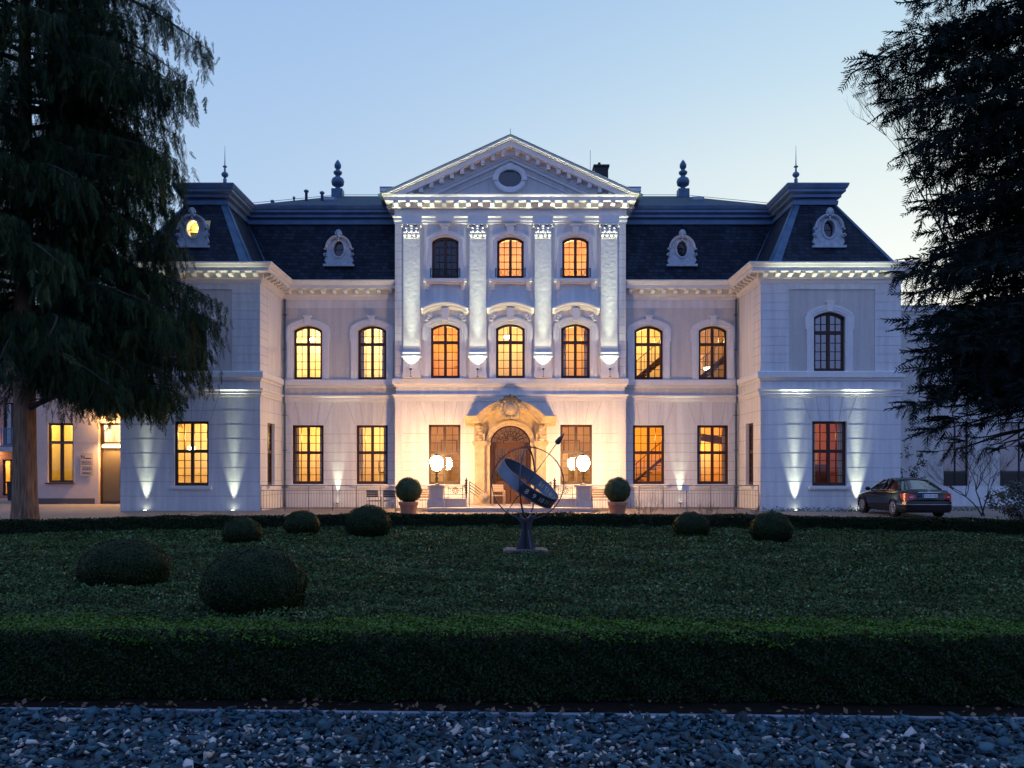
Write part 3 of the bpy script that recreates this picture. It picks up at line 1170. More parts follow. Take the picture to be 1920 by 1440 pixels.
def dormer(x, y, zb, lit=False):
    """oval-eyed dormer with a scrolled front; y is its front plane"""
    m = lambda u, d, z: (x + u, y + d, zb + z)
    b = MB()
    out = [(-.66, .10), (-.66, .34), (-.60, .42), (-.55, .55), (-.56, .78)]
    top_ = [(-.56 + 0, .78)] + [(-.56 * cos(t), .82 + .56 * sin(t)) for t in np.linspace(0, pi, 15)]
    pl = out + top_[1:] + [(.56, .78), (.55, .55), (.60, .42), (.66, .34), (.66, .10)]
    hole = [(.24 * cos(t), .80 + .36 * sin(t)) for t in np.linspace(0, 2 * pi, 29)[:-1]]
    # front plate as a ring between hole and outline
    k = 28
    oc_ = []
    for j in range(k):
        t = 2 * pi * j / k
        dx, dz = cos(t), sin(t)
        best = 9
        n_ = len(pl)
        for q in range(n_):
            (x1, z1), (x2, z2) = pl[q], pl[(q + 1) % n_]
            ex, ez = x2 - x1, z2 - z1
            den = dx * ez - dz * ex
            if abs(den) < 1e-9:
                continue
            tt = ((x1) * ez - (z1 - .80) * ex) / den
            uu = ((x1) * dz - (z1 - .80) * dx) / den
            if tt > 0 and -1e-6 <= uu <= 1 + 1e-6:
                best = min(best, tt)
        oc_.append((dx * best, .80 + dz * best))
    for j in range(k):
        j2 = (j + 1) % k
        b.quad(m(hole[j][0], 0, hole[j][1]), m(hole[j2][0], 0, hole[j2][1]), m(oc_[j2][0], 0, oc_[j2][1]), m(oc_[j][0], 0, oc_[j][1]))
        b.quad(m(oc_[j][0], 0, oc_[j][1]), m(oc_[j2][0], 0, oc_[j2][1]), m(oc_[j2][0], .16, oc_[j2][1]), m(oc_[j][0], .16, oc_[j][1]))
        b.quad(m(hole[j][0], 0, hole[j][1]), m(hole[j2][0], 0, hole[j2][1]), m(hole[j2][0], .3, hole[j2][1]), m(hole[j][0], .3, hole[j][1]))
    b.sweep([(p[0], p[1]) for p in hole][::-1], [(0, 0), (0, .05), (.07, .05), (.07, 0)], lambda u, z, q: m(u, -q, z), closed=True)
    arch = [(-.52 * cos(t), .82 + .52 * sin(t)) for t in np.linspace(0, pi, 15)]
    b.sweep(arch, [(-.03, -.01), (-.03, .07), (.03, .12), (.08, .12), (.08, -.01)], lambda u, z, q: m(u, -q, z))
    b.box(-.70, .70, -.10, .55, 0, .10, 0, m)
    for s in (-1, 1):        # scrolls on the shoulders
        pts = [m(s * (.60 + .085 * (1 - t / 12) * cos(t * .6)), -.03, .50 + .12 * (1 - t / 12) * sin(t * .6)) for t in range(11)]
        b.tube(pts, .035, 6)
        b.ell(m(s * .62, -.02, .80), (.07, .05, .05), 7, 5)
    dm = b.build('dormer', 'dormer_stone', villa)
    o = MB()             # barrel body running back into the roof
    body = [(-.60, .10), (-.53, .78)] + [(-.53 * cos(t), .80 + .53 * sin(t)) for t in np.linspace(.2, pi - .2, 11)] + [(.53, .78), (.60, .10)]
    for p, q in zip(body, body[1:]):
        o.quad(m(p[0], .15, p[1]), m(q[0], .15, q[1]), m(q[0], 1.5, q[1]), m(p[0], 1.5, p[1]))
    o.build('dormer_body', 'lead', dm)
    cr = MB()            # shell crest
    for t in np.linspace(.25, pi - .25, 7):
        cr.ell(m(.13 * cos(t), -.10, 1.42 + .19 * sin(t)), (.045, .05, .06), 7, 5)
    cr.ell(m(0, -.11, 1.45), (.10, .07, .15), 8, 6)
    cr.ell(m(-.1, -.1, 1.33), (.07, .05, .06), 7, 5)
    cr.ell(m(.1, -.1, 1.33), (.07, .05, .06), 7, 5)
    cr.ell(m(0, -.09, 1.22), (.05, .05, .11), 7, 5)
    cr.build('crest', 'dormer_stone', dm)
    g = MB()
    g.add([m(p[0], .2, p[1]) for p in hole], [tuple(range(k))], 0)
    g.box(-.24, .24, .17, .21, .785, .81, 1, m)
    g.build('pane', ['glass', 'frame'], dm)
    r = MB()
    # lining that follows the roof slope behind the pane
    r.quad(m(-.5, .21, .12), m(.5, .21, .12), m(.5, .70, 1.34), m(-.5, .70, 1.34))
    r.build('interior', [room_mat((.85, .62, .25) if lit else (.02, .02, .022))], dm)
    if lit:
        lamp('room_light', 'POINT', m(.05, .36, 1.0), 26, (1, .62, .2), villa, shadow_soft_size=.08)
    return dm


dormer(-7.84, 39.0 - .02, 11.0)
dormer(7.84, 39.0 - .02, 11.0)
dormer(13.33, 35.75 - .06, 11.0)
tag(dormer(-13.28, 35.75 - .06, 11.0, lit=True), 'dormer with its oval window lit yellow')

# --- rain pipes ---------------------------------------------------------------------
for s in (-1, 1):
    d = MB()
    x = s * (XI - .14)
    d.tube([(x, YM - .13, 0), (x, YM - .13, 4.7), (x, YM - .24, 4.85), (x, YM - .24, 5.85), (x, YM - .13, 6.0), (x, YM - .13, 9.5)], .05, 8)
    for z in (.9, 2.6, 4.2, 7.2, 8.8):
        d.box(x - .075, x + .075, YM - .20, YM + .01, z - .02, z + .02)
    d.build('drainpipe', 'lead', villa)
# ------------------------------------------------------------------ windows of the villa
YEL = dict(wall=(.86, .72, .44), power=140, light=(1, .60, .22))
BRI = dict(wall=(.88, .80, .60), power=250, light=(1, .66, .30))
ORA = dict(wall=(.84, .55, .17), power=95, light=(1, .52, .14))
PNK = dict(wall=(.86, .60, .40), power=105, light=(1, .56, .22))
DIM = dict(wall=(.42, .30, .16), power=60, light=(1, .56, .20))
AMB = dict(wall=(.46, .31, .13), power=62, light=(1, .56, .20))
RED = dict(wall=(.58, .25, .03), power=34, light=(1, .50, .09))


def gfw(m, x, room, **k):
    w = window(m, x, GF['zb'], GF['w'], GF['h'], 0, tf=.535, rows=(3, 4), room=room, side=.70, **k)
    sill(w, m, x, GF['zb'], GF['w'])
    return w


def upw(m, x, room, **k):
    w = window(m, x, UP['zb'], UP['w'], UP['h'], UP['rise'], tf=.66, rows=(2, 4), room=room, side=.80, **k)
    surround(w, m, x, UP['zb'], UP['w'], UP['h'], UP['rise'])
    return w


gfw(mM, -9.28, YEL, items=[('curtain',)])
gfw(mM, -6.34, dict(YEL, power=140), items=[('curtain',), ('picture', .2, .5, .7, .6)])
gfw(mM, 6.34, dict(ORA, power=85), items=[('stair', 1), ('picture', -.5, 1.1, .5, .7)])
gfw(mM, 9.28, dict(ORA, power=120, at=(0, 1.9, 1.7)), items=[('beam', 2.2, 1.75), ('cupboard', -.5, .6, 1.3), ('curtain',)])
upw(mM, -9.28, BRI, items=[('chandelier', -.1, 2.0)])
upw(mM, -6.34, dict(BRI, power=200), items=[('curtain',)])
upw(mM, 6.34, dict(YEL, power=135), items=[('stair', 1)])
upw(mM, 9.28, dict(DIM, power=95), items=[('stair', 1), ('chandelier', .0, .62)])
w = gfw(mW, -13.33, dict(YEL, power=130), items=[('chandelier', .45, 1.95), ('chandelier', -.4, 1.6)])
w = gfw(mW, 13.33, RED, items=[('cupboard', .3, .8, .9), ('curtain',)])
upw(mW, -13.33, None)
upw(mW, 13.33, None, glass='glass_dark')
for x in (-2.97, 2.97):
    gfw(mC, x, AMB, items=[('picture', .0, 1.5, .8, .6)])
PIC = ('picture', .28, .35, .38, .52)
for x, rm, it in ((-2.94, dict(ORA, power=105), [PIC, ('picture', -.35, .3, .3, .25)]), (0, BRI | dict(wall=(.86, .70, .40), power=115), [('chandelier', -.12, 2.02)]), (2.94, dict(YEL, wall=(.85, .6, .26), power=98), [('picture', -.3, .45, .42, .5), ('curtain',)])):
    wn_ = upw(mC, x, rm, items=it)
    h = MB()        # segmental hood with keystone and side scrolls
    zt = UP['zb'] + UP['h']
    pts, _, _ = arc_pts(x, 1.9, 9.06, .26, 14)
    pth = [(x - 1.05, 8.80)] + pts + [(x + 1.05, 8.80)]
    h.sweep(pth, [(-.10, -.01), (-.10, .05), (-.04, .10), (0, .24), (.06, .26), (.10, .32), (.15, .34), (.16, .34), (.20, -.01)], lambda u, z, b: mC(u, -b, z))
    h.prism([(x - .13, zt + .12), (x + .13, zt + .12), (x + .19, 8.98), (x - .19, 8.98)], -.24, .01, mC)
    for s in (-1, 1):
        for q in range(3):
            h.ell(mC(x + s * (.74 + .05 * q), -.07, 8.68 - .11 * q), (.10, .06, .07), 8, 5)
        h.prism([(x + s * .62, 8.62), (x + s * .95, 8.40), (x + s * .95, 8.80), (x + s * .62, 8.94)], -.06, .01, mC)
    h.build('window_hood', 'trim', wn_)
# plain attic windows of the pavilion
for x, rm in ((-2.94, None), (0, PNK), (2.94, dict(PNK, wall=(.86, .56, .26), power=115))):
    wn_ = window(mC, x, TOPW['zb'], TOPW['w'], TOPW['h'], TOPW['rise'], tf=.97, rows=(1, 5), room=rm, side=.80, up=.4, glass='glass')
    surround(wn_, mC, x, TOPW['zb'], TOPW['w'], TOPW['h'], TOPW['rise'], key=False, wid=.22, ears=False)
    s_ = MB()
    s_.box(x - .96, x + .96, YC - .20, YC + .02, 10.16, 10.30, 0)
    s_.box(x - .90, x + .90, YC - .12, YC + .02, 10.08, 10.16, 0)
    for s in (-1, 1):
        s_.prism([(YC - .17, 10.16), (YC + .01, 10.16), (YC + .01, 9.78), (YC - .06, 9.80), (YC - .08, 9.95)], x + s * .80 - .09, x + s * .80 + .09, lambda u, d, z: (d, u, z))
    s_.build('sill', 'trim', wn_)
    k_ = MB()
    zt = TOPW['zb'] + TOPW['h']
    k_.prism([(x - .12, zt + .08), (x + .12, zt + .08), (x + .18, 12.70), (x - .18, 12.70)], -.16, .01, mC)
    for q in range(5):
        k_.ell(mC(x - .14 + .07 * q, -.17, 12.62), (.03, .03, .06), 6, 4)
    k_.box(x - .24, x + .24, YC - .2, YC + .01, 12.70, 12.775, 0)
    k_.build('keystone', 'trim', wn_)
    ra = MB()           # low iron window guard
    zb = TOPW['zb']
    for z in (zb + .08, zb + .40):
        ra.tube([(x - .66, YC - .05, z), (x + .66, YC - .05, z)], .012, 5)
    for q in range(-3, 4):
        xx = x + q * .17
        ra.tube([(xx + .06 * cos(t), YC - .05, zb + .24 + .13 * sin(t)) for t in np.linspace(0, 2 * pi, 13)], .009, 4)
    for s in (-1, 1):
        ra.box(x + s * .66 - .015, x + s * .66 + .015, YC - .06, YC + .01, zb + .03, zb + .44)
    ra.build('window_guard', 'iron', wn_)
# narrow windows in the wing returns
for s in (-1, 1):
    ms = mside(s * XI, -s)
    w = window(ms, 37.28, GF['zb'], 1.12, GF['h'], 0, tf=.535, rows=(3, 4), side=.2)
    sill(w, ms, 37.28, GF['zb'], 1.12)

# ------------------------------------------------------------------ portal and door
DZ0, SPR, DTOP, DW = .16, 2.94, 3.72, .93
po = MB()
# pilasters
for s in (-1, 1):
    for (a, b, d, z0, z1) in ((1.10, 1.66, .40, .0, .62), (1.16, 1.60, .32, .62, 2.78), (1.10, 1.66, .40, 2.78, 2.86), (1.06, 1.70, .46, 2.86, 3.00), (1.14, 1.62, .36, 3.0, 3.70), (.93, 1.14, .16, .16, 2.80), (.89, 1.16, .22, 2.80, 2.95)):
        x0, x1 = sorted((s * a, s * b))
        po.box(x0, x1, YC - d, YC + .05, z0, z1)
    # carved console with garland
    for q in range(5):
        po.ell((s * (1.38 + .06 * sin(q * 2)), YC - .40 - .05 * q / 4, 3.08 + .14 * q), (.15, .10, .10), 9, 6)
    pts = [(s * 1.38 + .15 * (1 - t / 14) * cos(t * .55), YC - .46, 3.55 + .12 * (1 - t / 14) * sin(t * .55)) for t in range(12)]
    po.tube(pts, .04, 6)
# archivolt
arc_, cz, Rr = arc_pts(0, 2 * DW, DTOP, DTOP - SPR, 18)
po.sweep([(-DW, SPR - .02)] + arc_ + [(DW, SPR - .02)], [(0, -.02), (0, .12), (.05, .17), (.14, .17), (.16, .22), (.21, .22), (.21, -.02)], lambda u, z, b: mC(u, -b, z))
# field between archivolt and hood
hood = [(-2.02, 3.80), (-1.36, 3.80)]
harc, _, _ = arc_pts(0, 2.72, 4.50, .70, 18)
hood = [(-2.02, 3.80)] + harc + [(2.02, 3.80)]
for p, q in zip(harc, harc[1:]):
    def low_(u):
        return (cz + sqrt(Rr * Rr - u * u)) if abs(u) < DW else 2.95
    po.prism([(p[0], low_(p[0])), (q[0], low_(q[0])), (q[0], q[1] + .02), (p[0], p[1] + .02)], -.12, .01, mC)
po.sweep(hood, [(-.12, -.01), (-.12, .30), (-.04, .34), (0, .40), (0, .74), (.07, .78), (.10, .86), (.16, .90), (.22, .98), (.27, 1.0), (.29, 1.0), (.29, -.01)], lambda u, z, b: mC(u, -b, z))
port = po.build('portal', 'sandstone', villa)
cr = MB()           # carved cartouche over the arch
for a in np.linspace(0, 2 * pi, 15)[:-1]:
    cr.ell((.40 * cos(a), YC - 1.0, 4.42 + .38 * sin(a)), (.10, .10, .11), 8, 6)
cr.ell((0, YC - 1.0, 4.42), (.33, .16, .34), 12, 8)
cr.ell((0, YC - 1.13, 4.40), (.20, .08, .22), 10, 7)
for s in (-1, 1):
    cr.ell((s * .14, YC - 1.08, 4.02), (.09, .07, .07), 8, 5)
    cr.ell((s * .34, YC - 1.02, 4.12), (.10, .08, .10), 8, 5)
    for q in range(4):
        cr.ell((s * (.44 + .07 * q), YC - .98, 4.60 - .07 * q), (.09, .08, .09), 8, 5)
cr.build('cartouche', 'sandstone', port)
cr = MB()
for a in np.linspace(.1, pi - .1, 7):
    cr.ell((.27 * cos(a), YC - 1.0, 4.78 + .14 * sin(a)), (.08, .09, .10), 8, 5)
cr.box(-.22, .22, YC - 1.1, YC - .9, 4.74, 4.88)
cr.ell((0, YC - 1.0, 4.97), (.06, .06, .08), 8, 5)
cr.ell((0, YC - 1.0, 4.80), (.2, .12, .1), 8, 5)
for s in (-1, 1):
    cr.ell((s * .40, YC - 1.0, 4.70), (.11, .1, .11), 8, 5)
cr.build('crown_ornament', 'sandstone_dark', port)
# door leaves and fanlight
do = MB()
yd = YC + .22
do.box(-DW, DW, yd, yd + .06, SPR - .10, SPR + .02, 0)
do.box(-DW, -DW + .10, yd - .01, yd + .07, DZ0, SPR - .1, 0)
do.box(DW - .10, DW, yd - .01, yd + .07, DZ0, SPR - .1, 0)
door = do.build('door', 'wood', villa)
for s in (-1, 1):
    lf = MB()
    a0, a1 = sorted((s * .02, s * .82))
    lf.box(a0, a1, yd + .01, yd + .05, DZ0 + .01, 1.12, 0)
    lf.box(a0, a0 + .13, yd + .01, yd + .05, 1.12, SPR - .1, 0)
    lf.box(a1 - .13, a1, yd + .01, yd + .05, 1.12, SPR - .1, 0)
    lf.box(a0 + .13, a1 - .13, yd + .01, yd + .05, SPR - .28, SPR - .1, 0)
    lf.box(a0 + .12, a1 - .12, yd - .012, yd + .01, .36, 1.0, 0)
    lf.box(a0 + .20, a1 - .20, yd - .03, yd - .012, .46, .90, 0)
    lf.box(a0 + .13, a1 - .13, yd - .01, yd + .012, 1.12, 1.18, 0)
    leaf = lf.build('door_leaf', 'wood', door)
    g = MB()
    g.quad((a0 + .13, yd + .03, 1.12), (a1 - .13, yd + .03, 1.12), (a1 - .13, yd + .03, SPR - .28), (a0 + .13, yd + .03, SPR - .28))
    g.build('door_pane', 'glass', door)
    gr = MB()
    for q in range(1, 5):
        xx = a0 + .13 + (a1 - a0 - .26) * q / 5
        gr.tube([(xx, yd + .005, 1.18), (xx, yd + .005, SPR - .28)], .010, 5)
    for zz in (1.55, 2.25):
        for q in range(3):
            xc_ = a0 + .13 + (a1 - a0 - .26) * (q + .5) / 3
            gr.tube([(xc_ + .075 * cos(t), yd, zz + .11 * sin(t)) for t in np.linspace(0, 2 * pi, 12)], .008, 4)
    gr.build('door_grille', 'iron', door)
    hd = MB()
    hd.tube([(s * .075, yd - .01, 1.22), (s * .075, yd - .07, 1.24), (s * .075, yd - .07, 1.55), (s * .075, yd - .01, 1.57)], .014, 6)
    hd.build('door_handle', 'chrome', door)
fl = MB()
fl.sweep(arc_, [(0, -.22), (0, -.28), (-.07, -.28), (-.07, -.22)], lambda u, z, b: mC(u, -b, z))
for t in np.linspace(0, pi, 11)[1:-1]:
    ct, st = cos(t), sin(t)
    r1 = .86 if abs(ct) > .3 else .74
    fl.tube([(.30 * ct, yd + .02, SPR + .02 + .26 * st), (r1 * ct, yd + .02, SPR + .02 + min(.70, r1 * st * .92))], .014, 5)
fl.tube([(.32 * cos(t), yd + .02, SPR + .02 + .28 * sin(t)) for t in np.linspace(0, pi, 14)], .022, 6)
for t in np.linspace(.15, pi - .15, 9):
    fl.tube([(.52 * cos(t) + .10 * cos(a), yd, SPR + .04 + .40 * sin(t) + .09 * sin(a)) for a in np.linspace(0, 2 * pi, 11)], .014, 5)
for s in (-1, 1):
    fl.ell((s * .2, yd, SPR + .16), (.12, .03, .09), 8, 5)
fan = fl.build('fanlight', 'frame', door)
g = MB()
g.add([(u, yd + .045, z) for u, z in arc_], [tuple(range(len(arc_)))])
g.build('fan_pane', 'glass', door)
hall = MB()
hx0, hx1, hy0, hy1 = -1.45, 1.45, YC + .275, YC + 4.5
hall.quad((hx0, hy1, .1), (hx1, hy1, .1), (hx1, hy1, 4.3), (hx0, hy1, 4.3), 0)
hall.quad((hx0, hy0, .1), (hx0, hy1, .1), (hx0, hy1, 4.3), (hx0, hy0, 4.3), 0)
hall.quad((hx1, hy0, .1), (hx1, hy1, .1), (hx1, hy1, 4.3), (hx1, hy0, 4.3), 0)
hall.quad((hx0, hy0, 4.3), (hx1, hy0, 4.3), (hx1, hy1, 4.3), (hx0, hy1, 4.3), 0)
hall.quad((hx0, hy0, .15), (hx1, hy0, .15), (hx1, hy1, .15), (hx0, hy1, .15), 1)
wall_grid(hall, lambda u, d, z: (u, hy0 + d, z), hx0, hx1, .1, 4.3, [op(0, .16, 1.86, 3.56)], 0, depth=0)
hall.box(-.5, .5, hy1 - .9, hy1 - .5, .15, 1.0, 2)
hall.build('interior', [room_mat((.42, .29, .12)), room_mat((.2, .12, .07)), room_mat((.10, .05, .025))], door)
lamp('room_light', 'POINT', (0, YC + 1.5, 3.85), 95, (1, .58, .2), villa, shadow_soft_size=.15)

# ------------------------------------------------------------------ terrace step, low walls, piers
st = MB()
st.box(-3.35, 3.35, 34.75, YC - .05, 0.0, .155)
st.box(-3.30, 3.30, 34.70, YC - .05, .155, .165)
tag(st.build('terrace', 'stone'), 'low pale stone step in front of the villa entrance', 'step')


def pier(x, label):
    t = tag(empty('stone_pier', (x, 35.62, 0)), label, 'pier', 'stone piers beside the entrance')
    b = MB()
    b.box(-.36, .36, -.36, .36, 0, .42)
    b.prism([(-.36, .42), (.36, .42), (.29, .48), (-.29, .48)], -.32, .32, ONE)
    b.box(-.28, .28, -.28, .28, .48, .98)
    b.build('shaft', 'stone', t, False)
    c = MB()
    c.box(-.31, .31, -.31, .31, .98, 1.02)
    c.box(-.36, .36, -.36, .36, 1.02, 1.09)
    c.build('capstone', 'stone', t, False)


pier(-3.08, 'pale stone pier under the lantern left of the entrance')
pier(3.04, 'pale stone pier under the lantern right of the entrance')

for s, nm in ((-1, 'left'), (1, 'right')):
    t = tag(empty('balustrade', (s * 2.3, 35.65, .16)), 'ornate iron balustrade with rosette on low stone wall %s of the entrance' % nm, 'balustrade', 'ornate balustrades by the entrance steps')
    b = MB()
    b.box(-.46, .46, -.14, .14, 0, .30)
    b.box(-.48, .48, -.17, .17, .30, .36)
    b.build('low_wall', 'stone', t, False)
    b = MB()
    for z in (.42, .52, .86, .92):
        b.tube([(-.46, 0, z), (.46, 0, z)], .011 if z < .9 else .018, 6)
    for q in (-.46, -.30, .30, .46):
        b.tube([(q, 0, .36), (q, 0, .92)], .012, 6)
    for rr_ in (.12, .055):
        b.tube([(rr_ * cos(a), 0, .69 + rr_ * sin(a)) for a in np.linspace(0, 2 * pi, 17)], .012, 5)
    for a in np.linspace(0, 2 * pi, 9)[:-1]:
        b.tube([(.055 * cos(a), 0, .69 + .055 * sin(a)), (.15 * cos(a), 0, .69 + .15 * sin(a))], .009, 5)
    for sg in (-1, 1):
        b.tube([(sg * (.225 + .07 * (1 - q / 14) * cos(q * .5)), 0, .69 + .13 * (1 - q / 14) * sin(q * .5)) for q in range(12)], .010, 5)
    b.build('iron_panel', 'iron', t, False)
    # handrail post and sloping rails to the door
    t = tag(empty('stair_railing', (s * 1.86, 35.9, .16)), 'iron stair handrail with beaded post sloping to the door on the %s' % nm, 'handrail', 'stair handrails by the door')
    b = MB()
    b.lathe((0, 0, 0), [(.05, 0), (.03, .06), (.03, .5)] + [(.03 + .035 * (q % 2), .55 + .05 * q) for q in range(13)] + [(.01, 1.24)], 10)
    b.build('post', 'iron', t, False)
    b = MB()
    for q in range(4):
        b.tube([(-s * .14, .1, 1.06 - .13 * q), (-s * .72, 2.2, .52 - .13 * q)], .016, 6)
    b.tube([(-s * .14, .1, 0), (-s * .14, .1, 1.07)], .018, 6)
    b.tube([(-s * .72, 2.2, 0), (-s * .72, 2.2, .54)], .018, 6)
    b.build('rail', 'iron', t, False)
    sc_ = MB()
    x = s * 1.30
    sc_.prism([(-.34, 0), (.34, 0), (.34, .12), (.20, .30), (-.02, .52), (-.24, .56), (-.34, .42)] if s > 0 else [(-.34, 0), (.34, 0), (.34, .42), (.24, .56), (.02, .52), (-.20, .30), (-.34, .12)], -.14, .14, lambda u, d, z: (x + u, 37.2 + d, .16 + z))
    xx = x - s * .14
    sc_.tube([(xx, 37.2 - .17, .16 + .34), (xx, 37.2 + .17, .16 + .34)], .23, 16)
    sc_.tube([(xx + s * .02, 37.2 - .19, .16 + .34), (xx + s * .02, 37.2 + .19, .16 + .34)], .12, 12)
    tag(sc_.build('scroll_stone', 'sandstone'), 'carved stone scroll block %s of the door' % nm, 'stone scroll', 'scroll stones by the door')

# ------------------------------------------------------------------ lanterns


def lantern():
    t = empty('lantern', (0, 0, 0))
    b = MB()
    b.lathe((0, 0, 0), [(.13, 0), (.13, .04), (.08, .06), (.05, .10), (.045, .22), (.075, .25), (.075, .28), (.04, .31), (.035, .46), (.06, .49), (.10, .52), (.15, .56), (.15, .59), (.05, .60)], 14)
    b.build('stem', 'lamp_metal', t, False)
    g = MB()
    g.lathe((0, 0, 0), [(.10, .60), (.17, .66), (.245, .80), (.27, .94), (.245, 1.08), (.17, 1.17), (.08, 1.20)], 18)
    g.build('globe', 'globe_glow', t, False)
    c = MB()
    c.lathe((0, 0, 0), [(.09, 1.20), (.11, 1.21), (.09, 1.25), (.03, 1.28), (.025, 1.33), (.045, 1.36), (.01, 1.42)], 12)
    c.build('cap', 'lamp_metal', t, False)
    return t


l1 = lantern()
l1.location = (-3.08, 35.62, 1.09)
tag(l1, 'glowing globe lantern on the stone pier left of the entrance', 'lantern', 'entrance lanterns')
l2 = copy_tree(l1)
l2.location = (3.04, 35.62, 1.09)
tag(l2, 'glowing globe lantern on the stone pier right of the entrance', 'lantern', 'entrance lanterns')

# ------------------------------------------------------------------ floodlights
COOL = (.90, 1.0, .72)


def floodlight(x, y, z, label, power, size, tilt, grp, ledge=False, far=None):
    t = tag(empty('floodlight', (x, y, z)), label, 'floodlight', grp)
    b = MB()
    if ledge:
        b.tube([(0, 0, -.36), (0, 0, -.06)], .012, 6)
        b.box(-.05, .05, -.05, .05, -.37, -.355)
        b.lathe((0, 0, -.06), [(.03, 0), (.055, .02), (.06, .07), (.052, .07), (.048, .06)], 12)
    else:
        b.lathe((0, 0, 0), [(.09, 0), (.09, .022), (.072, .026), (.07, .02)], 14)
    b.build('housing', 'lamp_metal', t, False)
    g = MB()
    g.lathe((0, 0, 0), [(.046, .004), (.03, .010), (.005, .012)] if ledge else [(.068, .021), (.05, .030), (.005, .033)], 12)
    g.build('lens', 'spot_glow', t, False)
    l = lamp('beam', 'SPOT', (x, y, z + .06), power, COOL, t, spot_size=R(size), spot_blend=.9, shadow_soft_size=.03)
    aim(l, (0, tilt, 1))
    if far:          # the tight core of the reflector's beam
        for q in far:
            l = lamp('beam', 'SPOT', (x, y, z + .06), q[0], COOL, t, spot_size=R(q[1]), spot_blend=1.0, shadow_soft_size=.03)
            aim(l, (0, q[2], 1))


names = ('leftmost', 'second from the left', 'third from the left', 'rightmost')
for i, x in enumerate(PIL):
    floodlight(x, YC - .47, 6.22, 'small floodlight on the ledge under the %s pilaster' % names[i].replace(' from the left', ''), 125, 100, .10, 'ledge floodlights under the pilasters', True, [(5000, 27, -.087), (1000, 29, .0)])
for x, lb in ((-15.2, 'ground spot washing the left wing beside the annex, left of its lit window'), (-11.55, 'ground spot washing the left wing, right of its lit window'), (11.87, 'ground spot washing the right wing, left of its red window'), (14.45, 'ground spot washing the right wing behind the parked car')):
    floodlight(x, YW - .155, .012, lb, 620 if x > 0 else 400, 36, 0, 'ground spots at the wings', False, [(5200 if x > 0 else 3000, 19, -.060)])
for x, lb in ((-7.9, 'spot at the foot of the facade between the two left ground floor windows'), (7.76, 'spot at the foot of the facade between the two right ground floor windows')):
    floodlight(x, YM - .13, .22, lb, 520, 31, .0, 'ground spots at the flanks', True)
# ------------------------------------------------------------------ railings in line with the wing fronts


def railing(x0, x1, label):
    t = tag(empty('iron_railing', ((x0 + x1) / 2, 35.72, 0)), label, 'railing', 'iron railings between wings and entrance')
    L = (x1 - x0) / 2
    r = MB()
    for z, q in ((1.06, .020), (.86, .012), (.10, .012)):
        r.tube([(-L, 0, z), (L, 0, z)], q, 6)
    r.build('rail', 'railing_paint', t, False)
    n = 7
    for i in range(n + 1):
        p = MB()
        xx = -L + 2 * L * i / n
        p.tube([(xx, 0, 0), (xx, 0, 1.06)], .019, 6)
        p.build('post', 'railing_paint', t, False)
    b = MB()
    k = int(2 * L / .115)
    for i in range(1, k):
        xx = -L + 2 * L * i / k
        b.tube([(xx, 0, .10), (xx, 0, .86)], .0075, 4)
    b.build('baluster', 'railing_paint', t, False)


railing(-10.44, -3.44, 'thin iron railing left of the entrance in front of the lit windows')
railing(3.40, 10.38, 'thin iron railing right of the entrance carrying a small notice')
nb = MB()
nb.box(-.13, .13, -.006, .006, 0, .20)
o = tag(nb.build('notice', 'notice', None), 'small blank grey notice plate fixed to the right railing', 'notice')
o.location = (7.33, 35.68, .85)

# ------------------------------------------------------------------ potted box balls
RS = np.random.default_rng(11)


def leaf_quads(P, N, size, spread, rs, aspect=.55, jit=.35):
    """one diamond leaf at each point P, roughly facing N with random tilt"""
    n = len(P)
    Nn = N + rs.normal(0, spread, (n, 3))
    Nn /= np.linalg.norm(Nn, axis=1, keepdims=True) + 1e-9
    A = rs.normal(0, 1, (n, 3))
    A -= Nn * (A * Nn).sum(1, keepdims=True)
    A /= np.linalg.norm(A, axis=1, keepdims=True) + 1e-9
    B = np.cross(Nn, A)
    s = (size * (1 + rs.uniform(-jit, jit, n)))[:, None]
    V = np.stack([P - A * s * .5, P + B * s * aspect * .5, P + A * s * .5, P - B * s * aspect * .5], 1)
    return V.reshape(-1, 3)


def quads_index(n, off=0):
    return (np.arange(n * 4).reshape(n, 4) + off)


def sphere_core(c, r, n=9):
    """cube-sphere quads"""
    vs, fs = [], []
    for ax in range(3):
        for sg in (-1, 1):
            b = len(vs)
            for i in range(n + 1):
                for j in range(n + 1):
                    p = [0, 0, 0]
                    p[ax] = sg
                    p[(ax + 1) % 3] = math.tan((i / n * 2 - 1) * pi / 4)
                    p[(ax + 2) % 3] = math.tan((j / n * 2 - 1) * pi / 4)
                    v = Vector(p).normalized()
                    vs.append((c[0] + v.x * r[0], c[1] + v.y * r[1], c[2] + v.z * r[2]))
            for i in range(n):
                for j in range(n):
                    a = b + i * (n + 1) + j
                    fs.append((a, a + 1, a + n + 2, a + n + 1))
    return np.array(vs), np.array(fs)


leafmat('box_leaf', [(0, (.004, .010, .002)), (.5, (.010, .024, .004)), (1, (.024, .050, .007))], rough=.5, trans=.08, spec=.15)
leafmat('box_leaf_pot', [(0, (.014, .030, .008)), (.5, (.030, .060, .015)), (1, (.06, .10, .025))], rough=.45, trans=.08)
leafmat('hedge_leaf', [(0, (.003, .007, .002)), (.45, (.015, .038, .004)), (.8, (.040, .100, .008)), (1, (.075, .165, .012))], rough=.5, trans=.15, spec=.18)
leafmat('cover_leaf', [(0, (.009, .021, .005)), (.45, (.031, .068, .016)), (.8, (.082, .134, .046)), (1, (.20, .27, .14))], rough=.5, trans=.14, spec=.13)


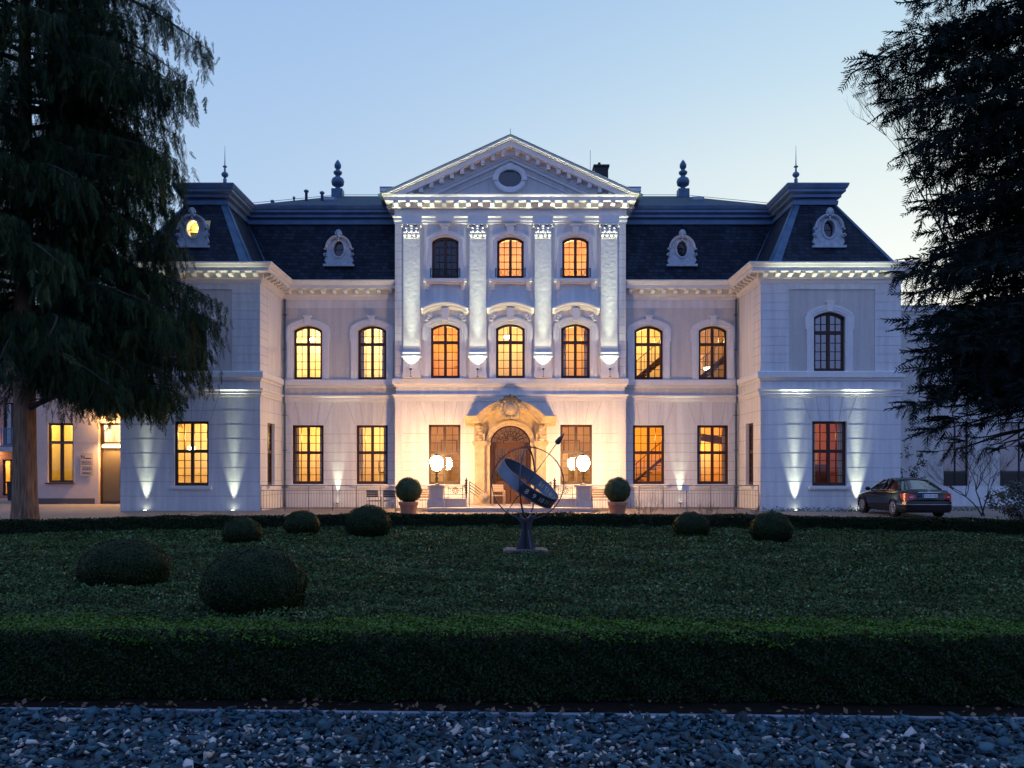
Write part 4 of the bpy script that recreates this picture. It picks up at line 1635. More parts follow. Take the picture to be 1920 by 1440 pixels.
def box_ball(name, loc, r, zc, density, lsize, label, cat, grp, mt='box_leaf', seed=1, flat=0.0):
    rs = np.random.default_rng(seed)
    area = 4 * pi * ((r[0] * r[1] + r[0] * r[2] + r[1] * r[2]) / 3)
    n = int(area * density)
    D = rs.normal(0, 1, (n, 3))
    D /= np.linalg.norm(D, axis=1, keepdims=True)
    keep = zc + D[:, 2] * r[2] > .0
    D = D[keep]
    n = len(D)
    ph = rs.uniform(0, 6, 6)
    bumpy = 1 + .03 * np.sin(D[:, 0] * 9 + ph[0]) * np.sin(D[:, 1] * 8 + ph[1]) + .022 * np.sin(D[:, 2] * 11 + ph[2] + D[:, 0] * 5)
    rad = bumpy * (1 - np.abs(rs.normal(0, .03, n))) + (rs.uniform(0, 1, n) > .985) * rs.uniform(0, .07, n)
    rr_ = np.array(r)
    P = D * rr_ * rad[:, None] + np.array([0, 0, zc])
    V = leaf_quads(P, D / rr_, lsize, .55, rs)
    cv, cf = sphere_core((0, 0, zc), tuple(q * .93 for q in r))
    cv[:, 2] = np.maximum(cv[:, 2], 0.0)
    F = np.concatenate([quads_index(n), cf + n * 4])
    tint = np.concatenate([np.clip(rs.normal(.5, .2, n), 0, 1), np.zeros(len(cf))])
    mi = np.concatenate([np.zeros(n), np.ones(len(cf))])
    o = np_mesh(name, np.concatenate([V, cv]), F, [mt, 'hedge_core'], tint, mi)
    o.location = loc
    return tag(o, label, cat, grp)


for x, nm, sd in ((-3.94, 'left', 3), (4.14, 'right', 4)):
    p = MB()
    p.lathe((0, 0, 0), [(.27, 0), (.28, .03), (.345, .36), (.375, .37), (.38, .40), (.375, .43), (.39, .44), (.395, .49), (.36, .50), (.34, .44), (.30, .43)], 24)
    o = tag(p.build('plant_pot', 'terracotta'), 'round terracotta pot holding a clipped box ball %s of the entrance' % nm, 'plant pot', 'terracotta pots by the entrance')
    o.location = (x, 33.0, 0)
    box_ball('box_ball', (x, 33.0, .44), (.51, .51, .50), .50, 2600, .045, 'perfectly clipped box ball growing in the %s terracotta pot' % nm, 'box ball', 'box balls in pots', 'box_leaf_pot', sd)

shrubs = [(-3.3, 11.0, .66, .66, .53, .31, 'largest clipped dome shrub, right at the front hedge'),
          (-6.02, 13.3, .675, .66, .46, .27, 'broad low clipped shrub second nearest at the left'),
          (-6.42, 20.4, .455, .46, .38, .28, 'small clipped shrub leftmost of the back row'),
          (-5.57, 22.8, .475, .47, .40, .29, 'small clipped shrub second from left in the back row'),
          (-3.74, 22.4, .60, .60, .48, .36, 'larger clipped round shrub below the left terracotta pot'),
          (4.75, 22.4, .475, .47, .39, .28, 'clipped shrub with straggly twigs right of the sundial'),
          (6.42, 21.0, .52, .52, .44, .31, 'round clipped shrub rightmost on the lawn')]
for i, (x, y, a, b, c, zc, lb) in enumerate(shrubs):
    near = y < 15
    box_ball('clipped_shrub', (x, y, 0), (a, b, c), zc, 5200 if near else 2400, .032 if near else .045, lb, 'shrub', 'clipped shrubs on the lawn', 'box_leaf', 20 + i)

# ------------------------------------------------------------------ hedges


def hedge_leaves(P, N, size, rs, spread=.6):
    return leaf_quads(P, N, size, spread, rs)


# front hedge: straight, slightly out of square with the facade
rs = np.random.default_rng(5)
HX0, HX1, HH = -8.0, 8.0, .54


def hy(x):
    return 6.67 - .024 * x


def hw(u, v):
    """wobble of the clipped surface"""
    return .016 * np.sin(u * 5.1 + 1) + .014 * np.sin(u * 11.3 + v * 9) + .010 * np.sin(u * 23 + v * 17) + .02 * np.sin(u * 1.7 + 2)


parts = []
nt_ = 75000
x = rs.uniform(HX0, HX1, nt_)
v = rs.uniform(0, .74, nt_)
edge = np.minimum(np.minimum(v, .74 - v) / .10, 1)
z = HH - .045 * (1 - edge) ** 2 + hw(x, v) - np.abs(rs.normal(0, .02, nt_)) + .012 + (rs.uniform(0, 1, nt_) > .975) * rs.uniform(0, .05, nt_) + .014 * np.sin(x * .8 + 1) 
P = np.stack([x, hy(x) + v, z], 1)
N = np.stack([np.zeros(nt_), (v - .37) * .6, np.ones(nt_)], 1)
parts.append((leaf_quads(P, N, .027, .55, rs), np.clip(rs.normal(.80, .2, nt_), 0, 1)))  # top leaves tinted brighter: skylight on the top is put into the colour
nf = 95000
x = rs.uniform(HX0, HX1, nf)
h = rs.uniform(.0, HH, nf) ** 1.0
y = hy(x) - hw(x, h * 2) * 1.2 + np.abs(rs.normal(0, .022, nf)) + .03 * (1 - h / HH) ** 2 + np.where(h > HH - .08, (h - HH + .08) * .5, 0)
P = np.stack([x, y, h + .01], 1)
N = np.tile(np.array([[0, -1, .25]]), (nf, 1))
parts.append((leaf_quads(P, N, .027, .6, rs), np.clip(rs.normal(.20, .16, nf), 0, 1)))  # front leaves tinted darker: shade on this face is put into the colour
nb_ = 16000
x = rs.uniform(HX0, HX1, nb_)
h = rs.uniform(.0, HH, nb_)
P = np.stack([x, hy(x) + .74 + hw(x, h) + 0 * x, h], 1)
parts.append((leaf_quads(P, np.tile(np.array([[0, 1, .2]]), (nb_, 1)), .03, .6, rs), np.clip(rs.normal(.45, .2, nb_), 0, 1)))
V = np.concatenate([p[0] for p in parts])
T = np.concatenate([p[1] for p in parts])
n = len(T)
cx = np.linspace(HX0, HX1, 60)
cv = []
for a in cx:
    for (dy, zz) in ((.14, 0), (.13, HH - .10), (.62, HH - .10), (.62, 0)):
        cv.append((a, hy(a) + dy, zz))
cf = []
for i in range(59):
    for j in range(3):
        cf.append((i * 4 + j, i * 4 + j + 1, (i + 1) * 4 + j + 1, (i + 1) * 4 + j))
cf.append((0, 1, 2, 3))
cf.append((236, 237, 238, 239))
cf = np.array(cf) + n * 4
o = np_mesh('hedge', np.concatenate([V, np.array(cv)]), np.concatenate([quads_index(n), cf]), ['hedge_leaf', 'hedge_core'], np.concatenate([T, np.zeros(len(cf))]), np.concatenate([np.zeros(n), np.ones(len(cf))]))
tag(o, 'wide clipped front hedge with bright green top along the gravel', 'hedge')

# far hedge along the round bed
rs = np.random.default_rng(6)
parts = []
FH = .40
n1 = 46000
th = rs.uniform(-.62, .62, n1)
v = rs.uniform(0, .62, n1)
rad = BEDR + v
zz = FH + .014 * np.sin(th * 160) + .012 * np.sin(th * 310 + v * 9) + .03 * np.sin(th * 37) - np.abs(rs.normal(0, .02, n1)) + (rs.uniform(0, 1, n1) > .985) * .05
P = np.stack([rad * np.sin(th), BEDY + rad * np.cos(th), zz], 1)
parts.append((leaf_quads(P, np.tile(np.array([[0, 0, 1.]]), (n1, 1)), .055, .6, rs), np.clip(rs.normal(.5, .2, n1), 0, 1)))
n2 = 34000
th = rs.uniform(-.62, .62, n2)
h = rs.uniform(0, FH, n2)
rad = BEDR + np.abs(rs.normal(0, .03, n2)) + .015 * np.sin(th * 200 + h * 20)
P = np.stack([rad * np.sin(th), BEDY + rad * np.cos(th), h], 1)
N = np.stack([-np.sin(th), -np.cos(th), np.full(n2, .3)], 1)
parts.append((leaf_quads(P, N, .055, .55, rs), np.clip(rs.normal(.4, .2, n2), 0, 1)))
rad = BEDR + .62 - np.abs(rs.normal(0, .03, n2))
P = np.stack([rad * np.sin(th), BEDY + rad * np.cos(th), h], 1)
parts.append((leaf_quads(P, -N, .055, .55, rs), np.clip(rs.normal(.4, .2, n2), 0, 1)))
V = np.concatenate([p[0] for p in parts])
T = np.concatenate([p[1] for p in parts])
n = len(T)
cv, cf = [], []
ta = np.linspace(-.62, .62, 60)
for a in ta:
    for (dr, q) in ((.06, 0), (.06, FH - .06), (.56, FH - .06), (.56, 0)):
        cv.append(((BEDR + dr) * sin(a), BEDY + (BEDR + dr) * cos(a), q))
for i in range(59):
    for j in range(3):
        cf.append((i * 4 + j, i * 4 + j + 1, (i + 1) * 4 + j + 1, (i + 1) * 4 + j))
cf = np.array(cf) + n * 4
o = np_mesh('hedge', np.concatenate([V, np.array(cv)]), np.concatenate([quads_index(n), cf]), ['box_leaf', 'hedge_core'], np.concatenate([T, np.zeros(len(cf))]), np.concatenate([np.zeros(n), np.ones(len(cf))]))
tag(o, 'low curved dark hedge between the lawn and the driveway', 'hedge')

# ------------------------------------------------------------------ ground cover
rs = np.random.default_rng(8)


def cover(n, y0, y1, xr, size, zmax):
    y = y0 + (y1 - y0) * rs.uniform(0, 1, n)
    x = rs.uniform(-1, 1, n) * (xr(y))
    ok = y < (BEDY + np.sqrt(np.maximum(0, BEDR ** 2 - x ** 2)) + .05)
    x, y = x[ok], y[ok]
    m = len(x)
    hz = zmax * (.55 + .25 * np.sin(x * 1.9 + np.sin(y * 1.3) * 2) * np.sin(y * 1.7 + 1) + .2 * np.sin(x * 5.3 + y * 3.1) * np.sin(y * 4.7 - x * 2))
    hz = np.maximum(hz, .02) * 1.25
    hz += .05 * np.exp(-((x - 9) / 2.5) ** 2 - ((y - 17) / 2.5) ** 2)
    z = hz * rs.uniform(.35, 1.05, m)
    P = np.stack([x, y, z], 1)
    V = leaf_quads(P, np.tile(np.array([[0, -.15, 1.]]), (m, 1)), size, .8, rs, aspect=.62)
    pt = .42 + .16 * np.sin(x * 2.3 + 2 * np.sin(y)) * np.sin(y * 2.9) + rs.normal(0, .17, m)
    return V, np.clip(pt + (rs.uniform(0, 1, m) > .955 - .05 * np.sin(x * .9 + y) ) * .45, 0, 1)


a = [cover(95000, 7.45, 12, lambda y: y * .66 + 1.2, .040, .13), cover(85000, 12, 18, lambda y: y * .64 + 1.2, .052, .13), cover(85000, 18, 26, lambda y: y * .62 + 1.5, .066, .12)]
V = np.concatenate([q[0] for q in a])
T = np.concatenate([q[1] for q in a])
o = np_mesh('ground_cover', V, quads_index(len(T)), ['cover_leaf'], T)
tag(o, kind='stuff')

# ------------------------------------------------------------------ gravel
rs = np.random.default_rng(9)
ph = (1 + sqrt(5)) / 2
ico = np.array([(-1, ph, 0), (1, ph, 0), (-1, -ph, 0), (1, -ph, 0), (0, -1, ph), (0, 1, ph), (0, -1, -ph), (0, 1, -ph), (ph, 0, -1), (ph, 0, 1), (-ph, 0, -1), (-ph, 0, 1)]) / sqrt(1 + ph * ph)
icf = np.array([(0, 11, 5), (0, 5, 1), (0, 1, 7), (0, 7, 10), (0, 10, 11), (1, 5, 9), (5, 11, 4), (11, 10, 2), (10, 7, 6), (7, 1, 8), (3, 9, 4), (3, 4, 2), (3, 2, 6), (3, 6, 8), (3, 8, 9), (4, 9, 5), (2, 4, 11), (6, 2, 10), (8, 6, 7), (9, 8, 1)])


def gy1(x):
    return 6.312 - .034 * x


def stones(n, y0, smin, smax, light, zoff, flat):
    x = rs.uniform(-6.5, 6.5, n)
    y = y0 + (gy1(x) - y0) * rs.uniform(0, 1, n)
    s = rs.uniform(smin, smax, n)
    sc_ = np.stack([s * rs.uniform(.75, 1.45, n), s * rs.uniform(.6, 1.0, n), s * rs.uniform(.20, .48, n) * flat], 1)
    B = ico[None] * (1 + rs.uniform(-.42, .38, (n, 12, 1)))
    B = B * sc_[:, None, :]
    e = np.stack([rs.normal(0, .50, n), rs.normal(0, .50, n), rs.uniform(0, 2 * pi, n)], 1)
    cx_, sx_ = np.cos(e[:, 0]), np.sin(e[:, 0])
    cy_, sy_ = np.cos(e[:, 1]), np.sin(e[:, 1])
    cz_, sz_ = np.cos(e[:, 2]), np.sin(e[:, 2])
    o_, i_ = np.zeros(n), np.ones(n)
    Rx = np.stack([i_, o_, o_, o_, cx_, -sx_, o_, sx_, cx_], 1).reshape(n, 3, 3)
    Ry = np.stack([cy_, o_, sy_, o_, i_, o_, -sy_, o_, cy_], 1).reshape(n, 3, 3)
    Rz = np.stack([cz_, -sz_, o_, sz_, cz_, o_, o_, o_, i_], 1).reshape(n, 3, 3)
    M = np.einsum('nij,njk,nkl->nil', Rz, Ry, Rx)
    V = np.einsum('nij,nkj->nki', M, B)
    V += np.stack([x, y, zoff + rs.uniform(0, .028, n) + sc_[:, 2] * .3], 1)[:, None, :]
    # pale pebbles gather in patches, more of them towards the path on the left
    patch = .5 + .5 * np.sin(x * 2.1 + 1.2 * np.sin(y * 5)) * np.sin(y * 6 + x * .9) + (5.7 - y) * .45 - x * .045
    pale = rs.uniform(0, 1, n) < np.clip(light * patch, 0, .9)
    t = np.where(pale, rs.uniform(.62, 1.0, n), rs.uniform(0, .52, n))
    return V.reshape(-1, 3), np.repeat(t, 20), n


leafmat('gravel_stone', [(0, (.005, .010, .015)), (.2, (.011, .038, .054)), (.4, (.019, .066, .090)), (.54, (.036, .098, .130)), (.6, (.11, .11, .12)), (.72, (.27, .245, .235)), (.93, (.52, .49, .47)), (1, (.42, .29, .21))], rough=.62, trans=0, spec=.35)
a = [stones(10500, 3.2, .024, .054, .10, -.010, .9), stones(15000, 3.2, .008, .025, .85, .002, 1.3), stones(6000, 3.2, .020, .052, .08, .008, .8)]
off, VV, FF, TT = 0, [], [], []
for v_, t_, n_ in a:
    VV.append(v_)
    FF.append((icf[None] + (np.arange(n_) * 12)[:, None, None]).reshape(-1, 3) + off)
    TT.append(t_)
    off += len(v_)
o = np_mesh('gravel', np.concatenate(VV), np.concatenate(FF), ['gravel_stone'], np.concatenate(TT))
tag(o, kind='stuff')
eg = MB()
eg.prism([(-9, 6.33 + .306), (9, 6.33 - .306), (9, 6.385 - .306), (-9, 6.385 + .306)], -.02, .014, lambda u, d, z: (u, z, d))
tag(eg.build('edging_strip', 'edging'), kind='structure')
# dead leaves blown against the edging
rs = np.random.default_rng(10)
n = 260
x = rs.uniform(-6, 6, n)
y = gy1(x) + .06 + np.abs(rs.normal(.12, .12, n))
V = leaf_quads(np.stack([x, y, rs.uniform(.004, .03, n)], 1), np.tile(np.array([[0, -.2, 1.]]), (n, 1)), .05, .5, rs, aspect=.6)
leafmat('dead_leaf', [(0, (.06, .03, .015)), (1, (.20, .12, .06))], trans=0)
tag(np_mesh('leaf_litter', V, quads_index(n), ['dead_leaf'], rs.uniform(0, 1, n)), kind='stuff')

# ------------------------------------------------------------------ chairs and benches


def chair(fr, web, label, loc, rz):
    t = tag(empty('armchair', loc, rz), label, 'chair')
    s = MB()
    s.box(-.24, .24, -.24, .22, .425, .45)
    for q in range(5):
        s.box(-.24, .24, -.23 + .09 * q, -.16 + .09 * q, .45, .456)
    s.build('seat', web, t, False)
    b = MB()
    for q in range(4):
        b.box(-.235, .235, .235 + .012 * q, .25 + .012 * q, .60 + .072 * q, .662 + .072 * q)
    b.build('backrest', web, t, False)
    for sg in (-1, 1):
        l = MB()
        l.tube([(sg * .26, -.25, 0), (sg * .26, -.23, .44), (sg * .265, -.2, .60), (sg * .27, -.12, .645), (sg * .27, .12, .65), (sg * .255, .235, .64)], .016, 7)
        l.build('armrest', fr, t, False)
        l = MB()
        l.tube([(sg * .25, .28, 0), (sg * .25, .22, .44), (sg * .245, .245, .6), (sg * .245, .29, .90)], .016, 7)
        l.build('rear_leg', fr, t, False)
    f = MB()
    f.tube([(-.26, -.24, .43), (.26, -.24, .43)], .014, 6)
    f.tube([(-.25, .22, .43), (.25, .22, .43)], .014, 6)
    f.tube([(-.245, .29, .89), (.245, .29, .89)], .016, 6)
    f.build('frame', fr, t, False)


chair('chair_frame', 'chair_web', 'metal garden armchair with dark straps, leftmost of the two by the left railing', (-5.63, 35.2, 0), R(175))
chair('chair_frame', 'chair_web', 'metal garden armchair with dark straps, next to the left pot', (-4.98, 35.15, 0), R(186))
chair('chair_wood', 'chair_wood', 'pale wooden armchair standing before the front door', (-.53, 36.9, .165), R(8))


def bench(label, loc):
    t = tag(empty('bench', loc), label, 'bench', 'slatted benches beside the entrance')
    s = MB()
    for q in range(5):
        s.box(-.62, .62, -.24 + .1 * q, -.16 + .1 * q, .43, .455)
    s.build('seat', 'bench_wood', t, False)
    b = MB()
    for q in range(4):
        b.box(-.62, .62, .27 + .02 * q, .29 + .02 * q, .52 + .10 * q, .595 + .10 * q)
    b.build('backrest', 'bench_wood', t, False)
    for sg in (-1, 1):
        l = MB()
        x = sg * .55
        l.tube([(x, -.26, 0), (x, -.24, .42), (x, .26, .42), (x, .36, .92)], .02, 6)
        l.tube([(x, .30, 0), (x, .26, .42)], .02, 6)
        l.tube([(x, -.24, .42), (x, -.22, .62), (x, .28, .64)], .016, 6)
        l.build('side_frame', 'iron', t, False)


bench('slatted wooden bench half hidden behind the left terracotta pot', (-3.85, 36.15, 0))
bench('slatted wooden bench half hidden behind the right terracotta pot', (4.0, 36.15, 0))

# ------------------------------------------------------------------ sundial
mat('slab', (.10, .095, .095), .85, noise=.3, nscale=7, bump=.3, bscale=12)
SX, SY = .33, 18.2
sd = tag(empty('sundial', (SX, SY, 0)), 'armillary sundial of grey metal rings with arrow gnomon on the lawn', 'sundial')
b = MB()
b.box(-.48, .46, -.40, .40, 0, .085)
b.box(-.43, .41, -.36, .36, .085, .10)
b.build('base_slab', 'slab', sd, False)
CZ = 1.50
Rm = .755
for k in range(4):          # curved fins of the foot
    a = R(28 + 90 * k)
    f = MB()
    pr = [(.02, 0), (.235, 0), (.19, .12), (.13, .28), (.105, .42), (.13, .54), (.20, .63), (.27, .70), (.265, .73), (.10, .64), (.02, .60)]
    f.prism([(q[0], .10 + q[1]) for q in pr], -.014, .014, lambda u, d, z, a=a: (u * cos(a) - d * sin(a), u * sin(a) + d * cos(a), z))
    f.build('foot_fin', 'steel_dark', sd, False)
ax = Vector((.57, -.215, .79)).normalized()      # gnomon axis: to the right, towards the viewer and up
u1 = Vector((0, 1, 0)) - ax * ax.y
u1.normalize()
u2 = ax.cross(u1).normalized()
CEN = Vector((.04, 0, CZ))


def ring(mb, a, b, r, w, t, n=64):
    """flat hoop of width w (along its axis) and thickness t in the plane of a and b"""
    nn = a.cross(b).normalized()
    vs, fs = [], []
    for i in range(n):
        c, s_ = cos(2 * pi * i / n), sin(2 * pi * i / n)
        d = a * c + b * s_
        for (o_, h_) in ((0, -w / 2), (t, -w / 2), (t, w / 2), (0, w / 2)):
            vs.append(tuple(CEN + d * (r + o_) + nn * h_))
    for i in range(n):
        i2 = (i + 1) % n
        for j in range(4):
            fs.append((i * 4 + j, i2 * 4 + j, i2 * 4 + (j + 1) % 4, i * 4 + (j + 1) % 4))
    mb.add(vs, fs, 0, False)


m1 = MB()
ring(m1, Vector((1, -.06, 0)).normalized(), Vector((0, 0, 1)), Rm, .045, .024)
m1.build('meridian_ring', 'steel_dark', sd, False)
m2 = MB()
ring(m2, Vector((.24, .97, 0)).normalized(), Vector((0, 0, 1)), Rm - .026, .03, .018)
m2.build('cross_ring', 'steel_dark', sd, False)
eq = MB()
RQ, BW = Rm - .055, .24
ring(eq, u1, u2, RQ, BW, .010, 96)
eqo = eq.build('hour_band', 'steel_paint', sd, False)
rim = MB()
for h_ in (-1, 1):
    pts = [tuple(CEN + (u1 * cos(t) + u2 * sin(t)) * (RQ + .005) + ax * (h_ * BW / 2)) for t in np.linspace(0, 2 * pi, 73)]
    rim.tube(pts, .013, 6)
rim.build('band_rim', 'steel_paint', eqo, False)
nums = MB()
front = math.atan2(Vector((.5, -.85, -.3)).dot(u2), Vector((.5, -.85, -.3)).dot(u1))
sgn = 1 if (u1.cross(u2)).dot(ax) > 0 else -1
dark = MB()
txts = ['8', '9', '10', '11', '12', '13', '14', '15', '16', '17', '18']
for i, tx in enumerate(txts):
    vs, fs = text_mesh(tx, .15)
    th0 = front + sgn * (i - 2.0) * .262
    for rr_, inv, ok in ((RQ + .014, 1, True), (RQ - .004, -1, True)):
        nv = []
        for (a_, b_, _) in vs:
            th = th0 + sgn * a_ / RQ
            nv.append(tuple(CEN + (u1 * cos(th) + u2 * sin(th)) * rr_ + ax * (b_ - .0)))
        nums.add(nv, fs, 0)
nums.build('numerals', 'numeral', eqo, False)  # raised figures; pale colour stands in for lit facade showing through cut-outs
blk = MB()          # blackened field behind the numerals
n_ = 40
vs, fs = [], []
for i in range(n_ + 1):
    th = front + sgn * (-.75 + 3.1 * i / n_)
    d = u1 * cos(th) + u2 * sin(th)
    for h_ in (-BW / 2 + .016, BW / 2 - .016):
        vs.append(tuple(CEN + d * (RQ + .0125) + ax * h_))
for i in range(n_):
    fs.append((2 * i, 2 * i + 1, 2 * i + 3, 2 * i + 2))
blk.add(vs, fs, 0)
blk.build('numeral_field', 'steel_dark', eqo, False)
gn = MB()
ga = Vector((.60, -.10, .79)).normalized()
ga = ax
gn.tube([tuple(CEN - ga * 1.02), tuple(CEN + ga * 1.12)], .0095, 7)
gn.build('gnomon', 'steel_dark', sd, False)
tip = MB()
tip.tube([tuple(CEN + ga * 1.05), tuple(CEN + ga * 1.07), tuple(CEN + ga * 1.16), tuple(CEN + ga * 1.34)], [.02, .062, .055, .004], 8)
tip.build('arrow_head', 'steel_dark', sd, False)
sp = MB()
for t in (0.4, 0.4 + pi):
    d = u1 * cos(t) + u2 * sin(t)
    sp.tube([tuple(CEN), tuple(CEN + d * RQ)], .007, 5)
hz = Vector((1, 0, 0))
sp.tube([tuple(CEN), tuple(CEN + hz * Rm)], .007, 5)
sp.build('spoke', 'steel_dark', sd, False)
# ------------------------------------------------------------------ conifers
leafmat('cypress_leaf', [(0, (.004, .012, .005)), (.5, (.012, .034, .012)), (1, (.072, .105, .026))], rough=.6, trans=.2, spec=.2)
leafmat('spruce_leaf', [(0, (.006, .012, .012)), (.5, (.012, .024, .020)), (1, (.024, .042, .030))], rough=.6, trans=.05, spec=.15)
leafmat('shrub_leaf', [(0, (.008, .016, .012)), (.5, (.018, .032, .022)), (1, (.04, .06, .04))], rough=.4, trans=.1)


def spray_cypress(rs):
    """one hanging frond: long thin leaflets down a drooping stalk, unit length along -z"""
    Q = []
    k = 17
    for i in range(k):
        t = i / (k - 1)
        z = -t
        xo = .16 * t * t
        for s in (-1, 1):
            L = (.30 * (1 - .75 * t) + .06) * rs.uniform(.7, 1.2)
            a = rs.uniform(.35, .85)
            d = np.array([s * sin(a), rs.normal(0, .28), -cos(a)])
            d /= np.linalg.norm(d)
            p = np.array([xo, 0, z * .93])
            wv = np.cross(d, [0, 1, 0]) * .014 + np.array([0, .010, 0])
            Q.append([p, p + d * L * .5 + wv, p + d * L, p + d * L * .5 - wv])
    p = np.array([0, 0, 0.])
    for i in range(4):
        a_, b_ = -i / 4, -(i + 1) / 4
        Q.append([[.16 * a_ * a_ - .014, 0, a_], [.16 * a_ * a_ + .014, 0, a_], [.16 * b_ * b_ + .010, 0, b_], [.16 * b_ * b_ - .010, 0, b_]])
    return np.array(Q)


def spray_spruce(rs):
    """one stiff needled twig along +x with side twigs, unit length"""
    Q = []

    def twig(p, d, L, w):
        d = d / np.linalg.norm(d)
        for up in ((0, 0, 1.), (0, 1., .2)):
            n_ = np.cross(d, np.array(up))
            n_ /= np.linalg.norm(n_) + 1e-9
            Q.append([p, p + d * L * .35 + n_ * w, p + d * L, p + d * L * .35 - n_ * w])
    twig(np.zeros(3), np.array([1, 0, .05]), 1.0, .038)
    for i in range(8):
        t = .08 + .80 * i / 7
        for s in (-1, 1):
            L = .42 * (1 - .6 * t) * rs.uniform(.7, 1.25)
            d = np.array([cos(.85), s * sin(.85), rs.normal(-.12, .25)])
            twig(np.array([t, 0, .05 * t]), d, L, .026)
    return np.array(Q)


def rotz(a):
    c, s = np.cos(a), np.sin(a)
    o, i = np.zeros_like(a), np.ones_like(a)
    return np.stack([c, -s, o, s, c, o, o, o, i], 1).reshape(-1, 3, 3)


def roty(a):
    c, s = np.cos(a), np.sin(a)
    o, i = np.zeros_like(a), np.ones_like(a)
    return np.stack([c, o, s, o, i, o, -s, o, c], 1).reshape(-1, 3, 3)


def rotx(a):
    c, s = np.cos(a), np.sin(a)
    o, i = np.zeros_like(a), np.ones_like(a)
    return np.stack([i, o, o, o, c, -s, o, s, c], 1).reshape(-1, 3, 3)


def conifer(name, label, loc, H, r0, zmin, zmax, radius, nb, tips, style, seed, dens, bark, flare=1.5):
    rs = np.random.default_rng(seed)
    t = tag(empty(name, loc), label, 'tree')
    tk = MB()
    prof = []
    n = 20
    # fluted, tapering trunk
    k = 22
    for i in range(n + 1):
        z = H * (i / n) ** 1.5
        r = r0 * (1 - z / H) ** .8 + .02 + r0 * (flare - 1) * math.exp(-z / .55)
        for j in range(k):
            a = 2 * pi * j / k
            rr = r * (1 + .05 * sin(5 * a + z * .2) + .04 * sin(11 * a + z * .6) + .02 * rs.normal())
            prof.append((rr * cos(a), rr * sin(a), z - .02 if i == 0 else z))
    fs = [(i * k + j, i * k + (j + 1) % k, (i + 1) * k + (j + 1) % k, (i + 1) * k + j) for i in range(n) for j in range(k)]
    tk.add(prof, fs, 0, True)
    tk.build('trunk', bark, t, False)
    br = MB()
    pos, yaw, pit, scl = [], [], [], []
    specs = []
    for i in range(nb):
        z = zmin + (zmax - zmin) * ((i + rs.uniform(0, 1)) / nb)
        specs.append((z, rs.uniform(0, 2 * pi), radius(z) * rs.uniform(.45 if style == 'cypress' else .6, 1.0), None))
    for (tx, ty, tz) in tips:
        L = math.hypot(tx, ty)
        specs.append((None, math.atan2(ty, tx), L, tz))
        for q in range(2 if style == 'cypress' else 1):
            specs.append((None, math.atan2(ty, tx) + rs.normal(0, .14), L * rs.uniform(.78, .95), tz - rs.uniform(.2, .9) * (1 if style == 'cypress' or tz > 6 else -.6)))
    for (z, az, L, tz) in specs:
        ca, sa = cos(az), sin(az)
        if style == 'cypress':
            rise, droop = rs.uniform(.05, .38) * L, rs.uniform(.22, .55) * L
        else:
            rise, droop = rs.uniform(-.02, .10) * L, rs.uniform(.22, .40) * L

        def pt(q):
            zz = rise * q - droop * q * q
            if style == 'spruce' and q > .7:
                zz += (q - .7) ** 2 * L * .9
            return zz
        z0 = z if tz is None else tz - pt(1.0)
        if z0 > H - .5:
            continue
        npt = 9
        path = []
        wob = rs.normal(0, .05, 2)
        for i in range(npt):
            q = i / (npt - 1)
            r = L * q
            la = wob[0] * sin(q * 3) * L
            path.append((ca * r - sa * la, sa * r + ca * la, z0 + pt(q)))
        rb0 = .022 * L * (.8 if style == 'cypress' else .7) + .015
        br.tube(path, [rb0 * (1 - .9 * i / (npt - 1)) for i in range(npt)], 5)
        step = .20 if style == 'cypress' else .17
        q = .10
        while q <= 1.0:
            r = L * q
            i = min(int(q * (npt - 1)), npt - 2)
            f = q * (npt - 1) - i
            A, B = np.array(path[i]), np.array(path[i + 1])
            p = A * (1 - f) + B * f
            for s in (-1, 1):
                lb = (.34 if style == 'cypress' else .36) * L * (1 - .72 * q) * rs.uniform(.6, 1.2) + .12
                da = az + s * rs.uniform(.5, 1.15)
                m = max(1, int(lb / (.24 if style == 'cypress' else .26) * dens))
                for j in range(m):
                    g = (j + rs.uniform(.2, 1)) / m
                    dz = -.30 * lb * g * g * (1 if style == 'cypress' else .8)
                    P = p + np.array([cos(da) * lb * g, sin(da) * lb * g, dz])
                    chain = 1 if style == 'spruce' else rs.choice([1, 1, 2, 2, 3])
                    for c_ in range(1, chain):
                        pos.append(P + np.array([rs.normal(0, .09), rs.normal(0, .09), -.42 * c_]))
                        yaw.append(da + rs.normal(0, .9))
                        pit.append(rs.normal(0, .2))
                        scl.append(rs.uniform(.35, .70))
                    pos.append(P)
                    yaw.append(da + rs.normal(0, .6))
                    if style == 'cypress':
                        pit.append(rs.normal(0, .22))
                        scl.append(rs.uniform(.32, .68))
                    else:
                        pit.append(rs.uniform(-.1, .55) + (1.0 if rs.uniform() < .42 else 0))
                        scl.append(rs.uniform(.26, .54))
            q += step / L * rs.uniform(.7, 1.3) / dens
        pos.append(np.array(path[-1]))
        yaw.append(az)
        pit.append(0.1)
        scl.append(.6)
    br.build('branches', 'bark_dark', t, False)
    pos, yaw, pit, scl = map(np.array, (pos, yaw, pit, scl))
    ok = pos[:, 2] > np.where(np.hypot(pos[:, 0], pos[:, 1]) < 2.2, 1.0, 0) + (3.85 if style == 'cypress' else 2.35) + rs.normal(0, .22, len(pos))
    pos, yaw, pit, scl = pos[ok], yaw[ok], pit[ok], scl[ok]
    n = len(pos)
    temps = [(spray_cypress if style == 'cypress' else spray_spruce)(rs) for _ in range(5)]
    which = rs.integers(0, 5, n)
    Vs, Ts = [], []
    clump = np.sin(pos[:, 0] * 1.3 + 1) * np.sin(pos[:, 1] * 1.1) * np.sin(pos[:, 2] * 1.5)
